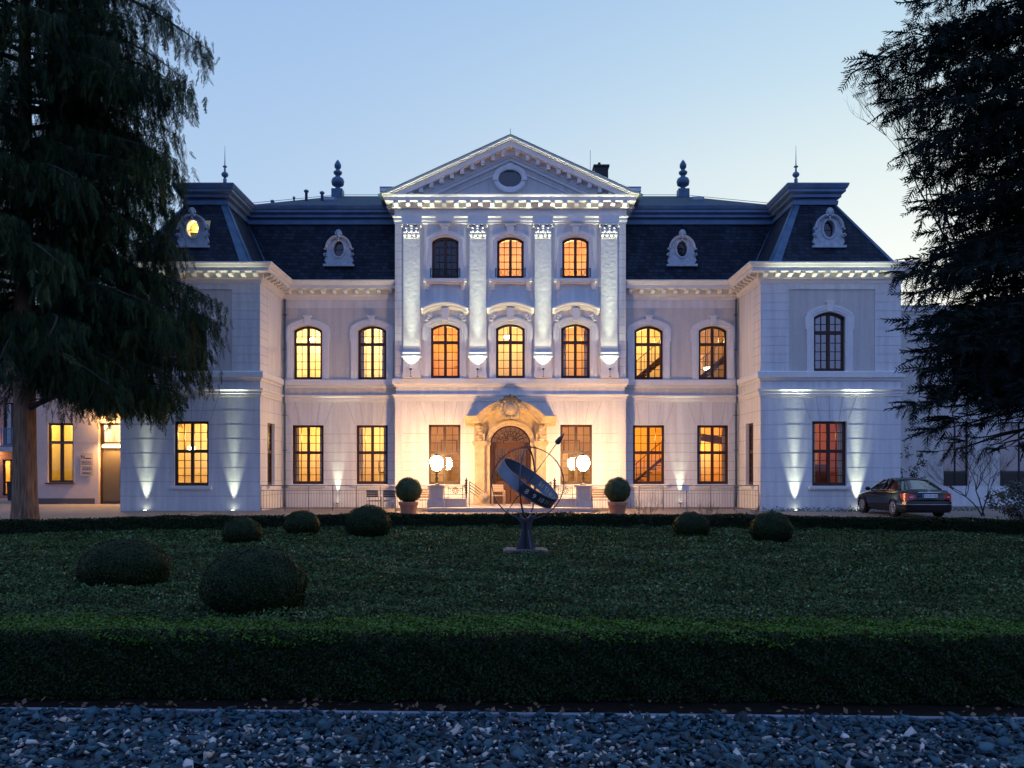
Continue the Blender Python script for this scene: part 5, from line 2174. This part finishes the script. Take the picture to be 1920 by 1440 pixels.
    for w_ in range(5):
        sel = which == w_
        m = sel.sum()
        if style == 'cypress':
            M = rotz(yaw[sel]) @ roty(pit[sel]) @ rotx(rs.normal(0, .2, m))
        else:
            M = rotz(yaw[sel]) @ roty(pit[sel]) @ rotx(rs.normal(0, .5, m))
        T = temps[w_].reshape(-1, 3)
        V = np.einsum('nij,kj->nki', M, T) * scl[sel][:, None, None] + pos[sel][:, None, :]
        Vs.append(V.reshape(-1, 3))
        k_ = len(T) // 4
        Ts.append(np.repeat(np.clip(.5 + .22 * clump[sel] + rs.normal(0, .16, m), 0, 1), k_))
    V = np.concatenate(Vs)
    T = np.concatenate(Ts)
    np_mesh('crown', V, quads_index(len(T)), [style + '_leaf'], T, parent=t, world=False)
    print(name, 'sprays', n, 'faces', len(T))
    return t


def tip(px, py, Y, x0, y0, dy=0.0):
    """offset from a trunk at (x0, y0) of a branch end surveyed in the photograph"""
    yy = Y + dy
    return ((px - 957) * yy / 1600 - x0, yy - y0, EYE - (py - 875) * yy / 1600)


LX, LY = -16.5, 29.0
lt = [(325, 5, 0), (405, 95, .6), (372, 170, -1), (340, 250, .5), (352, 330, 1.0), (345, 300, -1), (338, 395, -.5), (352, 470, .8), (408, 560, 0), (415, 600, .6), (396, 660, -.8), (385, 690, .3), (345, 715, -.3), (300, 725, .8), (240, 705, -.5), (180, 690, 1.2), (120, 715, -1)]
tips_l = [tip(a - 14, b, LY, LX, LY, c) for a, b, c in lt]


def rad_l(z):
    return float(np.interp(z, [3.5, 5, 7, 9, 11, 14, 17, 20, 24], [4.2, 5.6, 6.1, 5.4, 5.0, 5.3, 4.6, 3.4, 1.0]))


conifer('cypress_tree', 'tall drooping conifer with reddish fibrous trunk at the left edge', (LX, LY, 0), 26, .36, 5.0, 24, rad_l, 122, tips_l, 'cypress', 31, 1.05, 'bark', 1.22)

RX, RY = 11.75, 18.0
rt = [(1688, 15, .3), (1668, 70, -.6), (1592, 120, 0), (1620, 165, .5), (1655, 200, -.6), (1706, 250, .5), (1695, 300, -.8), (1698, 345, .4), (1712, 400, -.3), (1722, 445, .6), (1690, 495, .3), (1660, 520, 0), (1680, 560, -.8), (1725, 610, .6), (1700, 670, 0), (1712, 640, -.9), (1690, 700, .5), (1678, 765, -.3), (1725, 800, .5), (1765, 830, -.5), (1800, 845, .4), (1850, 850, -.4), (1715, 735, .9), (1745, 700, -1.0), (1775, 770, 1.2), (1790, 720, -1.3), (1740, 640, -1.2), (1830, 800, -1.2), (1730, 580, 1.0), (1800, 660, -1.6), (1850, 760, -1.8), (1860, 820, 1.0)]
tips_r = [tip(a + 42, b - 12, RY, RX, RY, c) for a, b, c in rt]


def rad_r(z):
    return float(np.interp(z, [2.2, 3.2, 5, 7, 9, 11, 14, 17, 21], [2.8, 3.0, 2.8, 2.35, 2.1, 2.1, 2.0, 1.7, .7]))


conifer('spruce_tree', 'tall dark spruce with spiky twigs filling the right edge', (RX, RY, 0), 22, .34, 2.6, 21, rad_r, 150, tips_r, 'spruce', 32, 1.30, 'bark_dark', 1.4)


# ------------------------------------------------------------------ bare trees and shrubs
def bare(name, label, cat, loc, h, lean, depth, r0, seed, up=.75, grp=None, spread=.55, mt='twig', nch=(2, 3), multi=1):
    rs_ = random.Random(seed)
    mb = MB()

    def grow(p, d, L, r, lev):
        pts = [p]
        for i in range(3):
            d = (d + Vector((rs_.gauss(0, .13), rs_.gauss(0, .13), rs_.gauss(.05, .08)))).normalized()
            pts.append(pts[-1] + d * (L / 3))
        mb.tube(pts, [r, r * .88, r * .76, r * .62], 5 if lev < 2 else 4, caps=False)
        if lev >= depth:
            return
        for i in range(rs_.randint(*nch)):
            q = pts[rs_.choice([2, 3, 3])]
            nd = (d + Vector((rs_.gauss(0, spread), rs_.gauss(0, spread), rs_.gauss(up * .35, .3)))).normalized()
            grow(q, nd, L * rs_.uniform(.62, .85), r * .58, lev + 1)
    for k in range(multi):
        d = Vector((lean[0] + (rs_.gauss(0, .4) if multi > 1 else 0), lean[1] + (rs_.gauss(0, .4) if multi > 1 else 0), 1)).normalized()
        grow(Vector((rs_.gauss(0, .05) if multi > 1 else 0, 0, 0)), d, h, r0, 0)
    o = mb.build(name, mt, None)
    o.location = loc
    return tag(o, label, cat, grp)


bare('bare_tree', 'leafless tree with fine twigs showing beside the spruce top', 'tree', (30.6, 47.5, 0), 7.3, (-.0, 0), 7, .22, 5, nch=(3, 4), spread=.20, up=1.2)
bare('bare_shrub', 'leafless twiggy shrub in front of the far hedge, right of the sundial', 'shrub', (3.85, 24.6, 0), .40, (0, 0), 4, .009, 6, grp='bare shrubs', multi=5)
bare('bare_shrub', 'leafless twigs growing out of the straggly clipped shrub', 'shrub', (5.05, 22.25, 0), .36, (.15, 0), 4, .008, 7, grp='bare shrubs', multi=5)
bare('bare_shrub', 'leafless shrub behind the rightmost clipped shrub below the wing', 'shrub', (7.9, 27.3, 0), .24, (0, 0), 4, .006, 8, grp='bare shrubs', multi=8)
bare('bare_shrub', 'tall leafless shrub before the pale wall right of the car', 'shrub', (17.6, 31.8, 0), 1.0, (-.05, 0), 5, .03, 9, grp='bare shrubs', multi=3, nch=(2, 4))


def leafy(name, label, loc, r, n, size, seed, stems=9, grp=None, hh=1.0):
    rs = np.random.default_rng(seed)
    t = tag(empty(name, loc), label, 'shrub', grp)
    st = MB()
    for i in range(stems):
        a = rs.uniform(0, 2 * pi)
        q = rs.uniform(.3, .9)
        e = np.array([cos(a) * r[0] * q, sin(a) * r[1] * q, r[2] * rs.uniform(1.1, 1.9)])
        st.tube([(0, 0, 0), tuple(e * np.array([.35, .35, .55])), tuple(e)], [.02, .014, .005], 5)
    st.build('stems', 'twig', t, False)
    # leaf clusters
    nc = max(6, n // 26)
    D = rs.normal(0, 1, (nc, 3))
    D /= np.linalg.norm(D, axis=1, keepdims=True)
    Cc = D * np.array(r) * (rs.uniform(.35, 1, (nc, 1)) ** .5) + np.array([0, 0, r[2] * hh])
    P = np.repeat(Cc, 26, 0) + rs.normal(0, .085, (nc * 26, 3))
    N = np.repeat(D, 26, 0) + np.array([0, 0, .5])
    P[:, 2] = np.maximum(P[:, 2], .02)
    np_mesh('leaves', leaf_quads(P, N, size, .6, rs, aspect=.4), quads_index(len(P)), ['shrub_leaf'], np.clip(rs.normal(.5, .22, len(P)), 0, 1), parent=t, world=False)


leafy('rhododendron', 'open leafy shrub standing behind the parked car', (17.0, 36.6, 0), (1.05, .7, 1.30), 900, .13, 41, grp='evergreen shrubs', hh=1.35)
leafy('rhododendron', 'dense dark evergreen shrub at the right edge below the spruce', (17.9, 29.4, 0), (1.35, 1.0, .72), 3000, .12, 42, grp='evergreen shrubs')
leafy('rhododendron', 'dark evergreen shrub farthest right behind the low hedge', (20.0, 31.0, 0), (1.6, 1.2, .95), 3400, .12, 43, grp='evergreen shrubs')
# low weeds at the foot of the right wing
rs = np.random.default_rng(51)
n = 900
x = rs.uniform(10.5, 19.5, n)
y = np.where(x < 16.2, 35.45, 35.8) - np.abs(rs.normal(0, .18, n))
V = leaf_quads(np.stack([x, y, np.abs(rs.normal(.05, .07, n))], 1), np.tile(np.array([[0, -.6, .6]]), (n, 1)), .11, .6, rs, aspect=.25)
tag(np_mesh('weeds', V, quads_index(n), ['shrub_leaf'], rs.uniform(0, 1, n)), kind='stuff')
# ------------------------------------------------------------------ left annex
mat('annex_plaster', (.56, .47, .42), .8, noise=.06, nscale=6, bump=.1, bscale=20, noise2=.08, n2scale=.6)
AY = 42.3
mA = mfront(AY)
an = tag(empty('annex', (-20, AY, 0)), 'plain low plastered annex with lit window and grey door left of the villa', 'annex')
AW, AD = op(-22.30, 1.06, 1.27, 2.95), dict(u0=-20.42, u1=-19.2, z0=.0, z1=4.02)
aw = MB()
wall_grid(aw, mA, -23.7, -16.3, 0, 6.6, [AW, AD], 0, depth=.30)
wall_grid(aw, mside(-23.7, -1), AY, AY + 9, 0, 6.6, [], 0)
aw.box(-23.69, -20.6, AY - .02, AY + .01, 0, .28, 1)
aw.box(-23.69, -20.45, AY - .004, AY + .01, 3.02, 3.035, 2)
aw.build('wall', ['annex_plaster', 'render_dark', 'joint'], an)
ar = MB()
ar.box(-23.95, -16.0, AY - .25, AY + 9.2, 6.6, 6.72)
ar.box(-23.9, -16.0, AY - .16, AY + 9.1, 6.72, 6.95)
ar.build('roof', 'lead', an)
f = MB()
a0, a1 = AW['u0'], AW['u1']
mc = (a0 + a1) / 2
for (x0, x1, z0, z1) in ((a0, a0 + .10, 1.06, 4.01), (a1 - .10, a1, 1.06, 4.01), (mc - .075, mc + .075, 1.16, 3.91), (a0 + .1, a1 - .1, 1.06, 1.17), (a0 + .1, a1 - .1, 3.91, 4.01)):
    f.box(x0, x1, AY + .12, AY + .22, z0, z1)
f.box(a0 + .1, mc - .075, AY + .12, AY + .21, 2.98, 3.12)
f.box(mc + .075, a1 - .1, AY + .12, AY + .21, 2.98, 3.12)
aw_ = f.build('window', 'frame', an)
g = MB()
g.quad((a0, AY + .17, 1.06), (a1, AY + .17, 1.06), (a1, AY + .17, 4.01), (a0, AY + .17, 4.01))
g.build('pane', 'glass', aw_)
g = MB()
g.box(a0 - .08, a1 + .06, AY - .12, AY + .11, 1.0, 1.055)
g.build('sill', 'frame', aw_)


def plain_room(parent, x0, x1, y0, y1, z0, z1, hole, col, power, at, light, extra=()):
    r = MB()
    r.quad((x0, y1, z0), (x1, y1, z0), (x1, y1, z1), (x0, y1, z1), 0)
    r.quad((x0, y0, z0), (x0, y1, z0), (x0, y1, z1), (x0, y0, z1), 0)
    r.quad((x1, y0, z0), (x1, y1, z0), (x1, y1, z1), (x1, y0, z1), 0)
    r.quad((x0, y0, z1), (x1, y0, z1), (x1, y1, z1), (x0, y1, z1), 0)
    r.quad((x0, y0, z0), (x1, y0, z0), (x1, y1, z0), (x0, y1, z0), 1)
    wall_grid(r, lambda u, d, z: (u, y0 + d, z), x0, x1, z0, z1, [hole], 0, depth=0)
    for e in extra:
        r.box(*e, 2)
    r.build('interior', [room_mat(col), room_mat((.2, .14, .08)), room_mat(tuple(c * .75 for c in col))], parent)
    lamp('room_light', 'POINT', at, power, light, an, shadow_soft_size=.15)


plain_room(aw_, -23.6, -21.1, AY + .305, AY + 2.8, .4, 4.5, AW, (.86, .74, .34), 95, (-22.6, AY + 1.3, 4.0), (1, .64, .18), [(-22.0, -21.75, AY + 2.3, AY + 2.75, .4, 4.4), (-22.95, -22.75, AY + 2.3, AY + 2.75, .4, 4.4)])
d = MB()
a0, a1 = AD['u0'], AD['u1']
d.box(a0 + .10, a1, AY + .24, AY + .29, 0.02, 2.78)
d.box(a0 + .18, a1 - .05, AY + .225, AY + .24, .12, 2.70)
dd = d.build('door', 'door_grey', an)
d = MB()
d.tube([(a1 - .22, AY + .18, .8), (a1 - .22, AY + .18, 2.2)], .025, 7)
d.box(a1 - .24, a1 - .20, AY + .18, AY + .225, .95, 1.0)
d.box(a1 - .24, a1 - .20, AY + .18, AY + .225, 2.0, 2.05)
d.build('handle', 'iron', dd)
d = MB()
d.box(a0, a0 + .09, AY + .2, AY + .3, 0, 4.0)
d.box(a0 + .09, a1, AY + .2, AY + .3, 3.93, 4.0)
d.box(a0 + .09, a1, AY + .2, AY + .3, 3.0, 3.08)
d.box(a0 + .09, a0 + .17, AY + .2, AY + .3, 3.08, 3.93)
tr_ = d.build('transom', 'frame', an)
d = MB()
d.box(a0 + .12, a1, AY + .12, AY + .29, 2.80, 2.93)
d.build('strip_lamp', emat('strip_glow', (1, .66, .26), 7) and 'strip_glow', an)
g = MB()
g.quad((a0 + .17, AY + .25, 3.08), (a1, AY + .25, 3.08), (a1, AY + .25, 3.93), (a0 + .17, AY + .25, 3.93))
g.build('pane', 'glass', tr_)
plain_room(tr_, -20.7, -18.6, AY + .305, AY + 2.4, 2.95, 4.4, dict(u0=a0, u1=a1, z0=3.0, z1=4.0), (.9, .86, .74), 85, (-19.9, AY + 1.2, 3.9), (1, .74, .42))
l = lamp('door_light', 'SPOT', (-19.7, AY - .25, 3.35), 700, (1, .56, .20), an, spot_size=R(150), spot_blend=.7, shadow_soft_size=.12)
aim(l, (.0, -.25, -1))
l = lamp('door_glow', 'POINT', (-19.75, AY - .35, 4.3), 220, (1, .56, .18), an, shadow_soft_size=.1)
# lettered plate beside the door
sg = MB()
sg.box(-21.30, -20.66, AY - .05, AY - .042, 1.40, 2.52)
s_ = tag(sg.build('sign_plate', 'acrylic'), 'translucent lettered plate on the annex wall beside the grey door', 'sign')
lt_ = MB()


def put_text(mb, body, size, x, y, z):
    vs, fs = text_mesh(body, size)
    mb.add([(x + a, y, z + b) for a, b, _ in vs], fs)


put_text(lt_, 'N', .26, -21.17, AY - .053, 2.32)
for x0_, x1_ in ((-21.04, -20.97), (-20.95, -20.86), (-20.84, -20.76)):
    lt_.box(x0_, x1_, AY - .054, AY - .0525, 2.24, 2.29)
rr_ = random.Random(3)
for i, z in enumerate((2.12, 2.05, 1.98, 1.84, 1.77, 1.70, 1.56, 1.51)):
    x = -21.24 + (.05 if i > 2 else 0)
    while x < -20.76:
        w_ = rr_.uniform(.03, .10)
        lt_.box(x, min(x + w_, -20.74), AY - .054, AY - .0525, z - .012, z + .012)
        x += w_ + .022
lt_.build('lettering', 'ink', s_)

# ------------------------------------------------------------------ brick house far left
bh = tag(empty('brick_house', (-32, 50, 0)), 'red brick house with small balcony at the far left edge', 'house')
BY = 50
mB_ = mfront(BY)
bd = dict(u0=-29.75, u1=-28.9, z0=.15, z1=1.72 + .55)
b2 = dict(u0=-29.7, u1=-28.85, z0=3.1, z1=5.6)
b = MB()
wall_grid(b, mB_, -38, -28.4, 0, 8.5, [bd, b2], 0, depth=.2)
wall_grid(b, mside(-28.4, 1), BY, BY + 9, 0, 8.5, [], 0)
b.build('wall', 'brick', bh)
b = MB()
b.prism([(-38.4, 8.5), (-28.0, 8.5), (-28.0, 8.7), (-38.4, 8.7)], BY - .4, BY + 9.4, lambda u, d, z: (u, d, z))
b.prism([(BY - .4, 8.7), (BY + 9.4, 8.7), (BY + 4.5, 12.0)], -38.4, -28.0, lambda u, d, z: (d, u, z))
b.build('roof', 'slate', bh)
for o_, lit in ((bd, True), (b2, False)):
    f = MB()
    u0, u1, z0, z1 = o_['u0'], o_['u1'], o_['z0'], o_['z1']
    for (x0, x1) in ((u0, u0 + .09), (u1 - .09, u1), ((u0 + u1) / 2 - .05, (u0 + u1) / 2 + .05)):
        f.box(x0, x1, BY + .1, BY + .17, z0, z1)
    f.box(u0, u1, BY + .1, BY + .165, z1 - .09, z1 + .0)
    f.box(u0, u1, BY + .1, BY + .165, z0, z0 + .1)
    w_ = f.build('french_window', 'frame', bh)
    g = MB()
    g.quad((u0, BY + .14, z0), (u1, BY + .14, z0), (u1, BY + .14, z1), (u0, BY + .14, z1))
    g.build('pane', 'glass' if lit else 'glass_dark', w_)
    r = MB()
    r.box(u0 - .3, u1 + .3, BY + .205, BY + 1.6, z0 - .05, z1 + .3, 0)
    del r.f[2], r.m[2], r.s[2]
    r.build('interior', [room_mat((.85, .65, .3) if lit else (.03, .03, .04))], w_)
    if lit:
        lamp('room_light', 'POINT', ((u0 + u1) / 2, BY + .9, 2.0), 36, (1, .58, .18), bh, shadow_soft_size=.1)
ba = MB()
ba.box(-30.0, -28.6, BY - .9, BY, 2.72, 2.98)
bal = ba.build('balcony', 'stone', bh)
ba = MB()
ba.tube([(-29.95, BY - .87, 4.05), (-28.65, BY - .87, 4.05)], .03, 6)
for q in range(13):
    x = -29.95 + 1.3 * q / 12
    ba.box(x - .02, x + .02, BY - .89, BY - .86, 2.98, 4.05)
ba.build('railing', 'zinc', bal)
wl_ = MB()
wl_.lathe((-30.35, BY - .16, 2.55), [(.06, 0), (.09, .05), (.09, .25), (.03, .30)], 10)
wl_.build('wall_lamp', emat('sconce_glow', (1, .5, .15), 12) and 'sconce_glow', bh)
lamp('sconce_light', 'POINT', (-30.35, BY - .4, 2.7), 70, (1, .48, .14), bh, shadow_soft_size=.08)
fe = tag(empty('garden_fence', (-32, 46.5, 0)), 'dark picket fence in front of the brick house', 'fence')
for q in range(5):
    p = MB()
    p.box(-34.4 + 1.4 * q, -34.32 + 1.4 * q, 46.45, 46.53, 0, 1.25)
    p.build('post', 'iron', fe)
p = MB()
for z in (.15, 1.1):
    p.box(-34.4, -28.75, 46.47, 46.51, z, z + .05)
for q in range(44):
    p.box(-34.35 + .128 * q, -34.33 + .128 * q, 46.48, 46.50, .05, 1.2)
p.build('picket', 'iron', fe)
bn = tag(empty('waste_bin', (-26.2, 45.2, 0)), 'black wheeled waste bin by the trunk at the far left', 'bin')
p = MB()
p.prism([(-.26, .06), (.26, .06), (.30, 1.0), (-.30, 1.0)], -.30, .34, ONE)
p.build('body', 'frame_black', bn, False)
p = MB()
p.box(-.33, .33, -.36, .40, 1.0, 1.07)
p.build('lid', 'frame_black', bn, False)
for s in (-1, 1):
    p = MB()
    p.tube([(s * .28, .3, .1), (s * .34, .3, .1)], .1, 12)
    p.build('wheel', 'tyre', bn, False)

# ------------------------------------------------------------------ right annex
ra = tag(empty('side_building', (21, 40, 0)), 'plain two-storey rear building with dark windows right of the villa', 'building')
RYY = 40.0
mR = mfront(RYY)
ops = [op(20.88, .95, 1.15, 3.0), op(23.9, .95, 1.9, 3.0)]
b = MB()
wall_grid(b, mR, 16.3, 30, 0, 8.95, ops, 0, depth=.2)
b.box(16.32, 30, RYY - .03, RYY + .01, 0, .93, 1)
b.box(16.32, 30, RYY - .025, RYY + .01, 8.05, 8.95, 1)
b.build('wall', ['panel', 'plaster'], ra)
b = MB()
b.sweep([(30, RYY), (16.3, RYY)], [(-.02, 8.95), (.08, 8.97), (.10, 9.08), (.25, 9.12), (.25, 9.25), (.32, 9.34), (-.02, 9.36)], PLAN)
b.build('cornice', 'trim', ra)
b = MB()
b.quad((16.3, RYY - .3, 9.36), (30, RYY - .3, 9.36), (30, RYY + 6, 9.9), (16.3, RYY + 6, 9.9))
b.build('roof', 'zinc', ra)
for o_ in ops:
    u0, u1, z0, z1 = o_['u0'], o_['u1'], o_['z0'], o_['z1']
    f = MB()
    for (x0, x1) in ((u0, u0 + .06), (u1 - .06, u1), ((u0 + u1) / 2 - .03, (u0 + u1) / 2 + .03)):
        f.box(x0, x1, RYY + .08, RYY + .14, z0, z1)
    f.box(u0, u1, RYY + .08, RYY + .137, z0, z0 + .06)
    f.box(u0, u1, RYY + .08, RYY + .137, z1 - .06, z1)
    w_ = f.build('window', 'frame_black', ra)
    g = MB()
    g.quad((u0, RYY + .11, z0), (u1, RYY + .11, z0), (u1, RYY + .11, z1), (u0, RYY + .11, z1))
    g.build('pane', 'glass_dark', w_)
    r = MB()
    r.box(u0 - .1, u1 + .1, RYY + .205, RYY + 1.2, z0 - .05, z1 + .05, 0)
    del r.f[2], r.m[2], r.s[2]
    r.build('interior', [room_mat((.03, .035, .03))], w_)

# ------------------------------------------------------------------ parked car (y runs to the nose)
car = tag(empty('parked_car', (15.0, 30.55, 0)), 'black saloon car with red tail lights parked nose to the right wing', 'car')
st_ = [  # y, half width, sill z, shoulder z, deck z, crown
    (.00, .74, .34, .60, .66), (.03, .80, .28, .64, .86), (.10, .845, .24, .70, .97), (.30, .87, .22, .76, 1.01), (.62, .885, .20, .80, 1.02), (.95, .89, .19, .83, 1.0), (1.5, .89, .18, .85, .98), (2.3, .89, .18, .84, .96), (3.0, .885, .18, .82, .95), (3.35, .88, .19, .80, .93), (3.8, .87, .20, .76, .86), (4.2, .84, .22, .70, .79), (4.45, .77, .26, .62, .70), (4.57, .62, .32, .52, .60)]
b = MB()
vs, fs = [], []
K = 13
for (y, hw_, zs, zh, zd) in st_:
    half = [(hw_ * .86, zs), (hw_ * .97, zs + .08), (hw_, zs + (zh - zs) * .5), (hw_ * .99, zh - .03), (hw_ * .95, zh + (zd - zh) * .45), (hw_ * .86, zd - .02)]
    row = half + [(0, zd + .015)] + [(-a, c) for a, c in reversed(half)]
    vs += [(a, y, c) for a, c in row]
for i in range(len(st_) - 1):
    for j in range(K - 1):
        fs.append((i * K + j, i * K + j + 1, (i + 1) * K + j + 1, (i + 1) * K + j))
    fs.append((i * K + K - 1, i * K, (i + 1) * K, (i + 1) * K + K - 1))
fs.append(tuple(range(K)))
fs.append(tuple((len(st_) - 1) * K + j for j in range(K)))
b.add(vs, fs, 0, True)
b.build('body', 'car_paint', car, False)
# cabin: lower ring to roof ring
lo = [(.72, .62, 1.005), (.80, 1.2, .985), (.80, 2.4, .965), (.74, 3.2, .945)]
hi = [(.50, 1.28, 1.36), (.57, 1.55, 1.40), (.57, 2.15, 1.40), (.50, 2.45, 1.36)]
b = MB()
rf_ = []
for y, hw_, z in ((1.22, .50, 1.345), (1.40, .555, 1.39), (1.75, .575, 1.415), (2.1, .565, 1.405), (2.48, .51, 1.35)):
    rf_.append([(hw_, y, z - .03), (hw_ * .9, y, z), (hw_ * .5, y, z + .02), (0, y, z + .027), (-hw_ * .5, y, z + .02), (-hw_ * .9, y, z), (-hw_, y, z - .03)])
vs = [p for r_ in rf_ for p in r_]
fs = [(i * 7 + j, i * 7 + j + 1, (i + 1) * 7 + j + 1, (i + 1) * 7 + j) for i in range(4) for j in range(6)]
b.add(vs, fs, 0, True)


def strip(mb, A, B, w, mi=0):
    A, B = Vector(A), Vector(B)
    mb.tube([A, (A + B) / 2 + Vector((0, 0, .008)), B], w, 6, mi)


for s in (-1, 1):
    strip(b, (s * .74, .66, .99), (s * .505, 1.24, 1.32), .055)
    strip(b, (s * .80, 1.62, .975), (s * .57, 1.72, 1.385), .045)
    strip(b, (s * .80, 2.02, .965), (s * .57, 1.98, 1.385), .035)
    strip(b, (s * .77, 3.1, .945), (s * .51, 2.46, 1.33), .045)
    strip(b, (s * .505, 1.24, 1.325), (s * .51, 2.46, 1.33), .035)
    # C pillar panel
    b.add([(s * .74, .66, .985), (s * .80, 1.14, .98), (s * .56, 1.46, 1.37), (s * .505, 1.24, 1.325)], [(0, 1, 2, 3)], 0)
b.build('roof', 'car_paint', car, False)
g = MB()
n_ = 8
vs, fs = [], []
for i in range(n_ + 1):
    u = -1 + 2 * i / n_
    vs.append((u * .70, .56 + .08 * u * u, 1.005))
    vs.append((u * .49, 1.21 + .04 * u * u, 1.35 - .02 * u * u))
for i in range(n_):
    fs.append((2 * i, 2 * i + 2, 2 * i + 3, 2 * i + 1))
g.add(vs, fs, 0, True)
g.build('rear_window', 'car_glass', car, False)
g = MB()
g.quad((-.73, 3.22, .945), (.73, 3.22, .945), (.50, 2.5, 1.35), (-.50, 2.5, 1.35))
g.build('windscreen', 'car_glass', car, False)
for s in (-1, 1):
    g = MB()
    g.quad((s * .80, 1.12, .98), (s * .80, 3.12, .95), (s * .515, 2.46, 1.34), (s * .52, 1.40, 1.35))
    g.build('side_window', 'car_glass', car, False)
    g = MB()
    g.tube([(s * .83, .9, .985), (s * .835, 1.8, .978), (s * .82, 3.0, .955)], .010, 5)
    g.build('window_trim', 'chrome', car, False)
    g = MB()
    g.ell((s * .97, 2.95, 1.0), (.11, .07, .08), 10, 7)
    g.box(min(s * .82, s * .92), max(s * .82, s * .92), 2.93, 2.97, .965, .99)
    g.build('mirror', 'car_paint', car, False)
    # tail lamps wrapping round the corner
    t_ = MB()
    pts = [(.50, -.022), (.66, -.012), (.76, .012), (.815, .06), (.865, .22), (.878, .38)]
    zl = [(.72, .82), (.66, .875), (.635, .895), (.63, .90), (.65, .895), (.73, .85)]
    vs = []
    for (p, q), (z0, z1) in zip(pts, zl):
        vs += [(s * (p + .004), q - .010, z0), (s * p * .99, q - .002, z1)]
    fs = [(2 * i, 2 * i + 2, 2 * i + 3, 2 * i + 1) for i in range(5)]
    t_.add(vs, fs, 0, True)
    tl = t_.build('tail_light', 'tail_red', car, False)
    t_ = MB()
    vs = []
    for (p, q) in ((.60, -.028), (.66, -.021), (.72, -.010)):
        vs += [(s * (p + .006), q - .016, .735), (s * (p + .002), q - .014, .785)]
    t_.add(vs, [(2 * i, 2 * i + 2, 2 * i + 3, 2 * i + 1) for i in range(2)], 0, True)
    t_.build('reverse_lamp', 'tail_clear', tl, False)
    for yy in (.95, 3.70):
        wv = MB()
        wv.tube([(s * .70, yy, .318), (s * .885, yy, .318)], .318, 28)
        a_ = wv.build('wheel', 'tyre', car, False)
        wv = MB()
        wv.tube([(s * .886, yy, .318), (s * .893, yy, .318)], .225, 24, 1)
        for q in range(10):
            t = q * pi / 5
            wv.tube([(s * .897, yy + .05 * cos(t), .318 + .05 * sin(t)), (s * .902, yy + .22 * cos(t), .318 + .22 * sin(t))], .017, 5)
        wv.tube([(s * .898, yy + .222 * cos(t), .318 + .222 * sin(t)) for t in np.linspace(0, 2 * pi, 25)], .014, 5)
        wv.ell((s * .90, yy, .318), (.015, .055, .055), 9, 6)
        wv.build('rim', ['rim', 'car_trim'], a_, False)
        ar_ = MB()          # dark wheel arch
        ar_.tube([(s * (.885 + .006), yy + .345 * cos(t), .318 + .345 * sin(t)) for t in np.linspace(-.15, pi + .15, 15)], .03, 6)
        ar_.build('wheel_arch', 'car_trim', car, False)
bp_ = MB()
bp_.sweep([(.885, .62), (.868, .20), (.80, .04), (.66, -.03), (0, -.065), (-.66, -.03), (-.80, .04), (-.868, .20), (-.885, .62)], [(-.03, .20), (-.02, .62), (.012, .60), (.02, .50), (.016, .30)], lambda u, v, z: (u, v, z), caps=True)
bmp = bp_.build('bumper', 'car_paint', car, False)
c_ = MB()
c_.sweep([(.888, .60), (.873, .20), (.805, .035), (.664, -.036), (0, -.072), (-.664, -.036), (-.805, .035), (-.873, .20), (-.888, .60)], [(.0, .485), (.0, .505), (.016, .505), (.016, .485)], lambda u, v, z: (u, v, z), caps=True)
c_.build('bumper_strip', 'chrome', bmp, False)
c_ = MB()
c_.tube([(-.40, -.02, .925), (0, -.035, .93), (.40, -.02, .925)], .016, 6)
c_.build('boot_handle', 'chrome', car, False)
pl_ = MB()
pl_.box(-.27, .27, -.05, -.03, .74, .865, 0)
pl_.box(-.268, -.21, -.053, -.05, .743, .862, 1)
plt_ = pl_.build('number_plate', ['plate_white', 'plate_blue'], car, False)
tx = MB()
vs, fs = text_mesh('HH:DB 1000', .088)
tx.add([(.03 + a * .95, -.0535, .80 + b_) for a, b_, _ in vs], fs)
tx.build('plate_lettering', 'ink', plt_, False)
em = MB()
em.tube([(.045 * cos(t), .015, 1.0 + .045 * sin(t)) for t in np.linspace(0, 2 * pi, 17)], .005, 5)
for q in range(3):
    t = pi / 2 + q * 2 * pi / 3
    em.tube([(0, .015, 1.0), (.045 * cos(t), .015, 1.0 + .045 * sin(t))], .005, 5)
em.build('emblem', 'chrome', car, False)
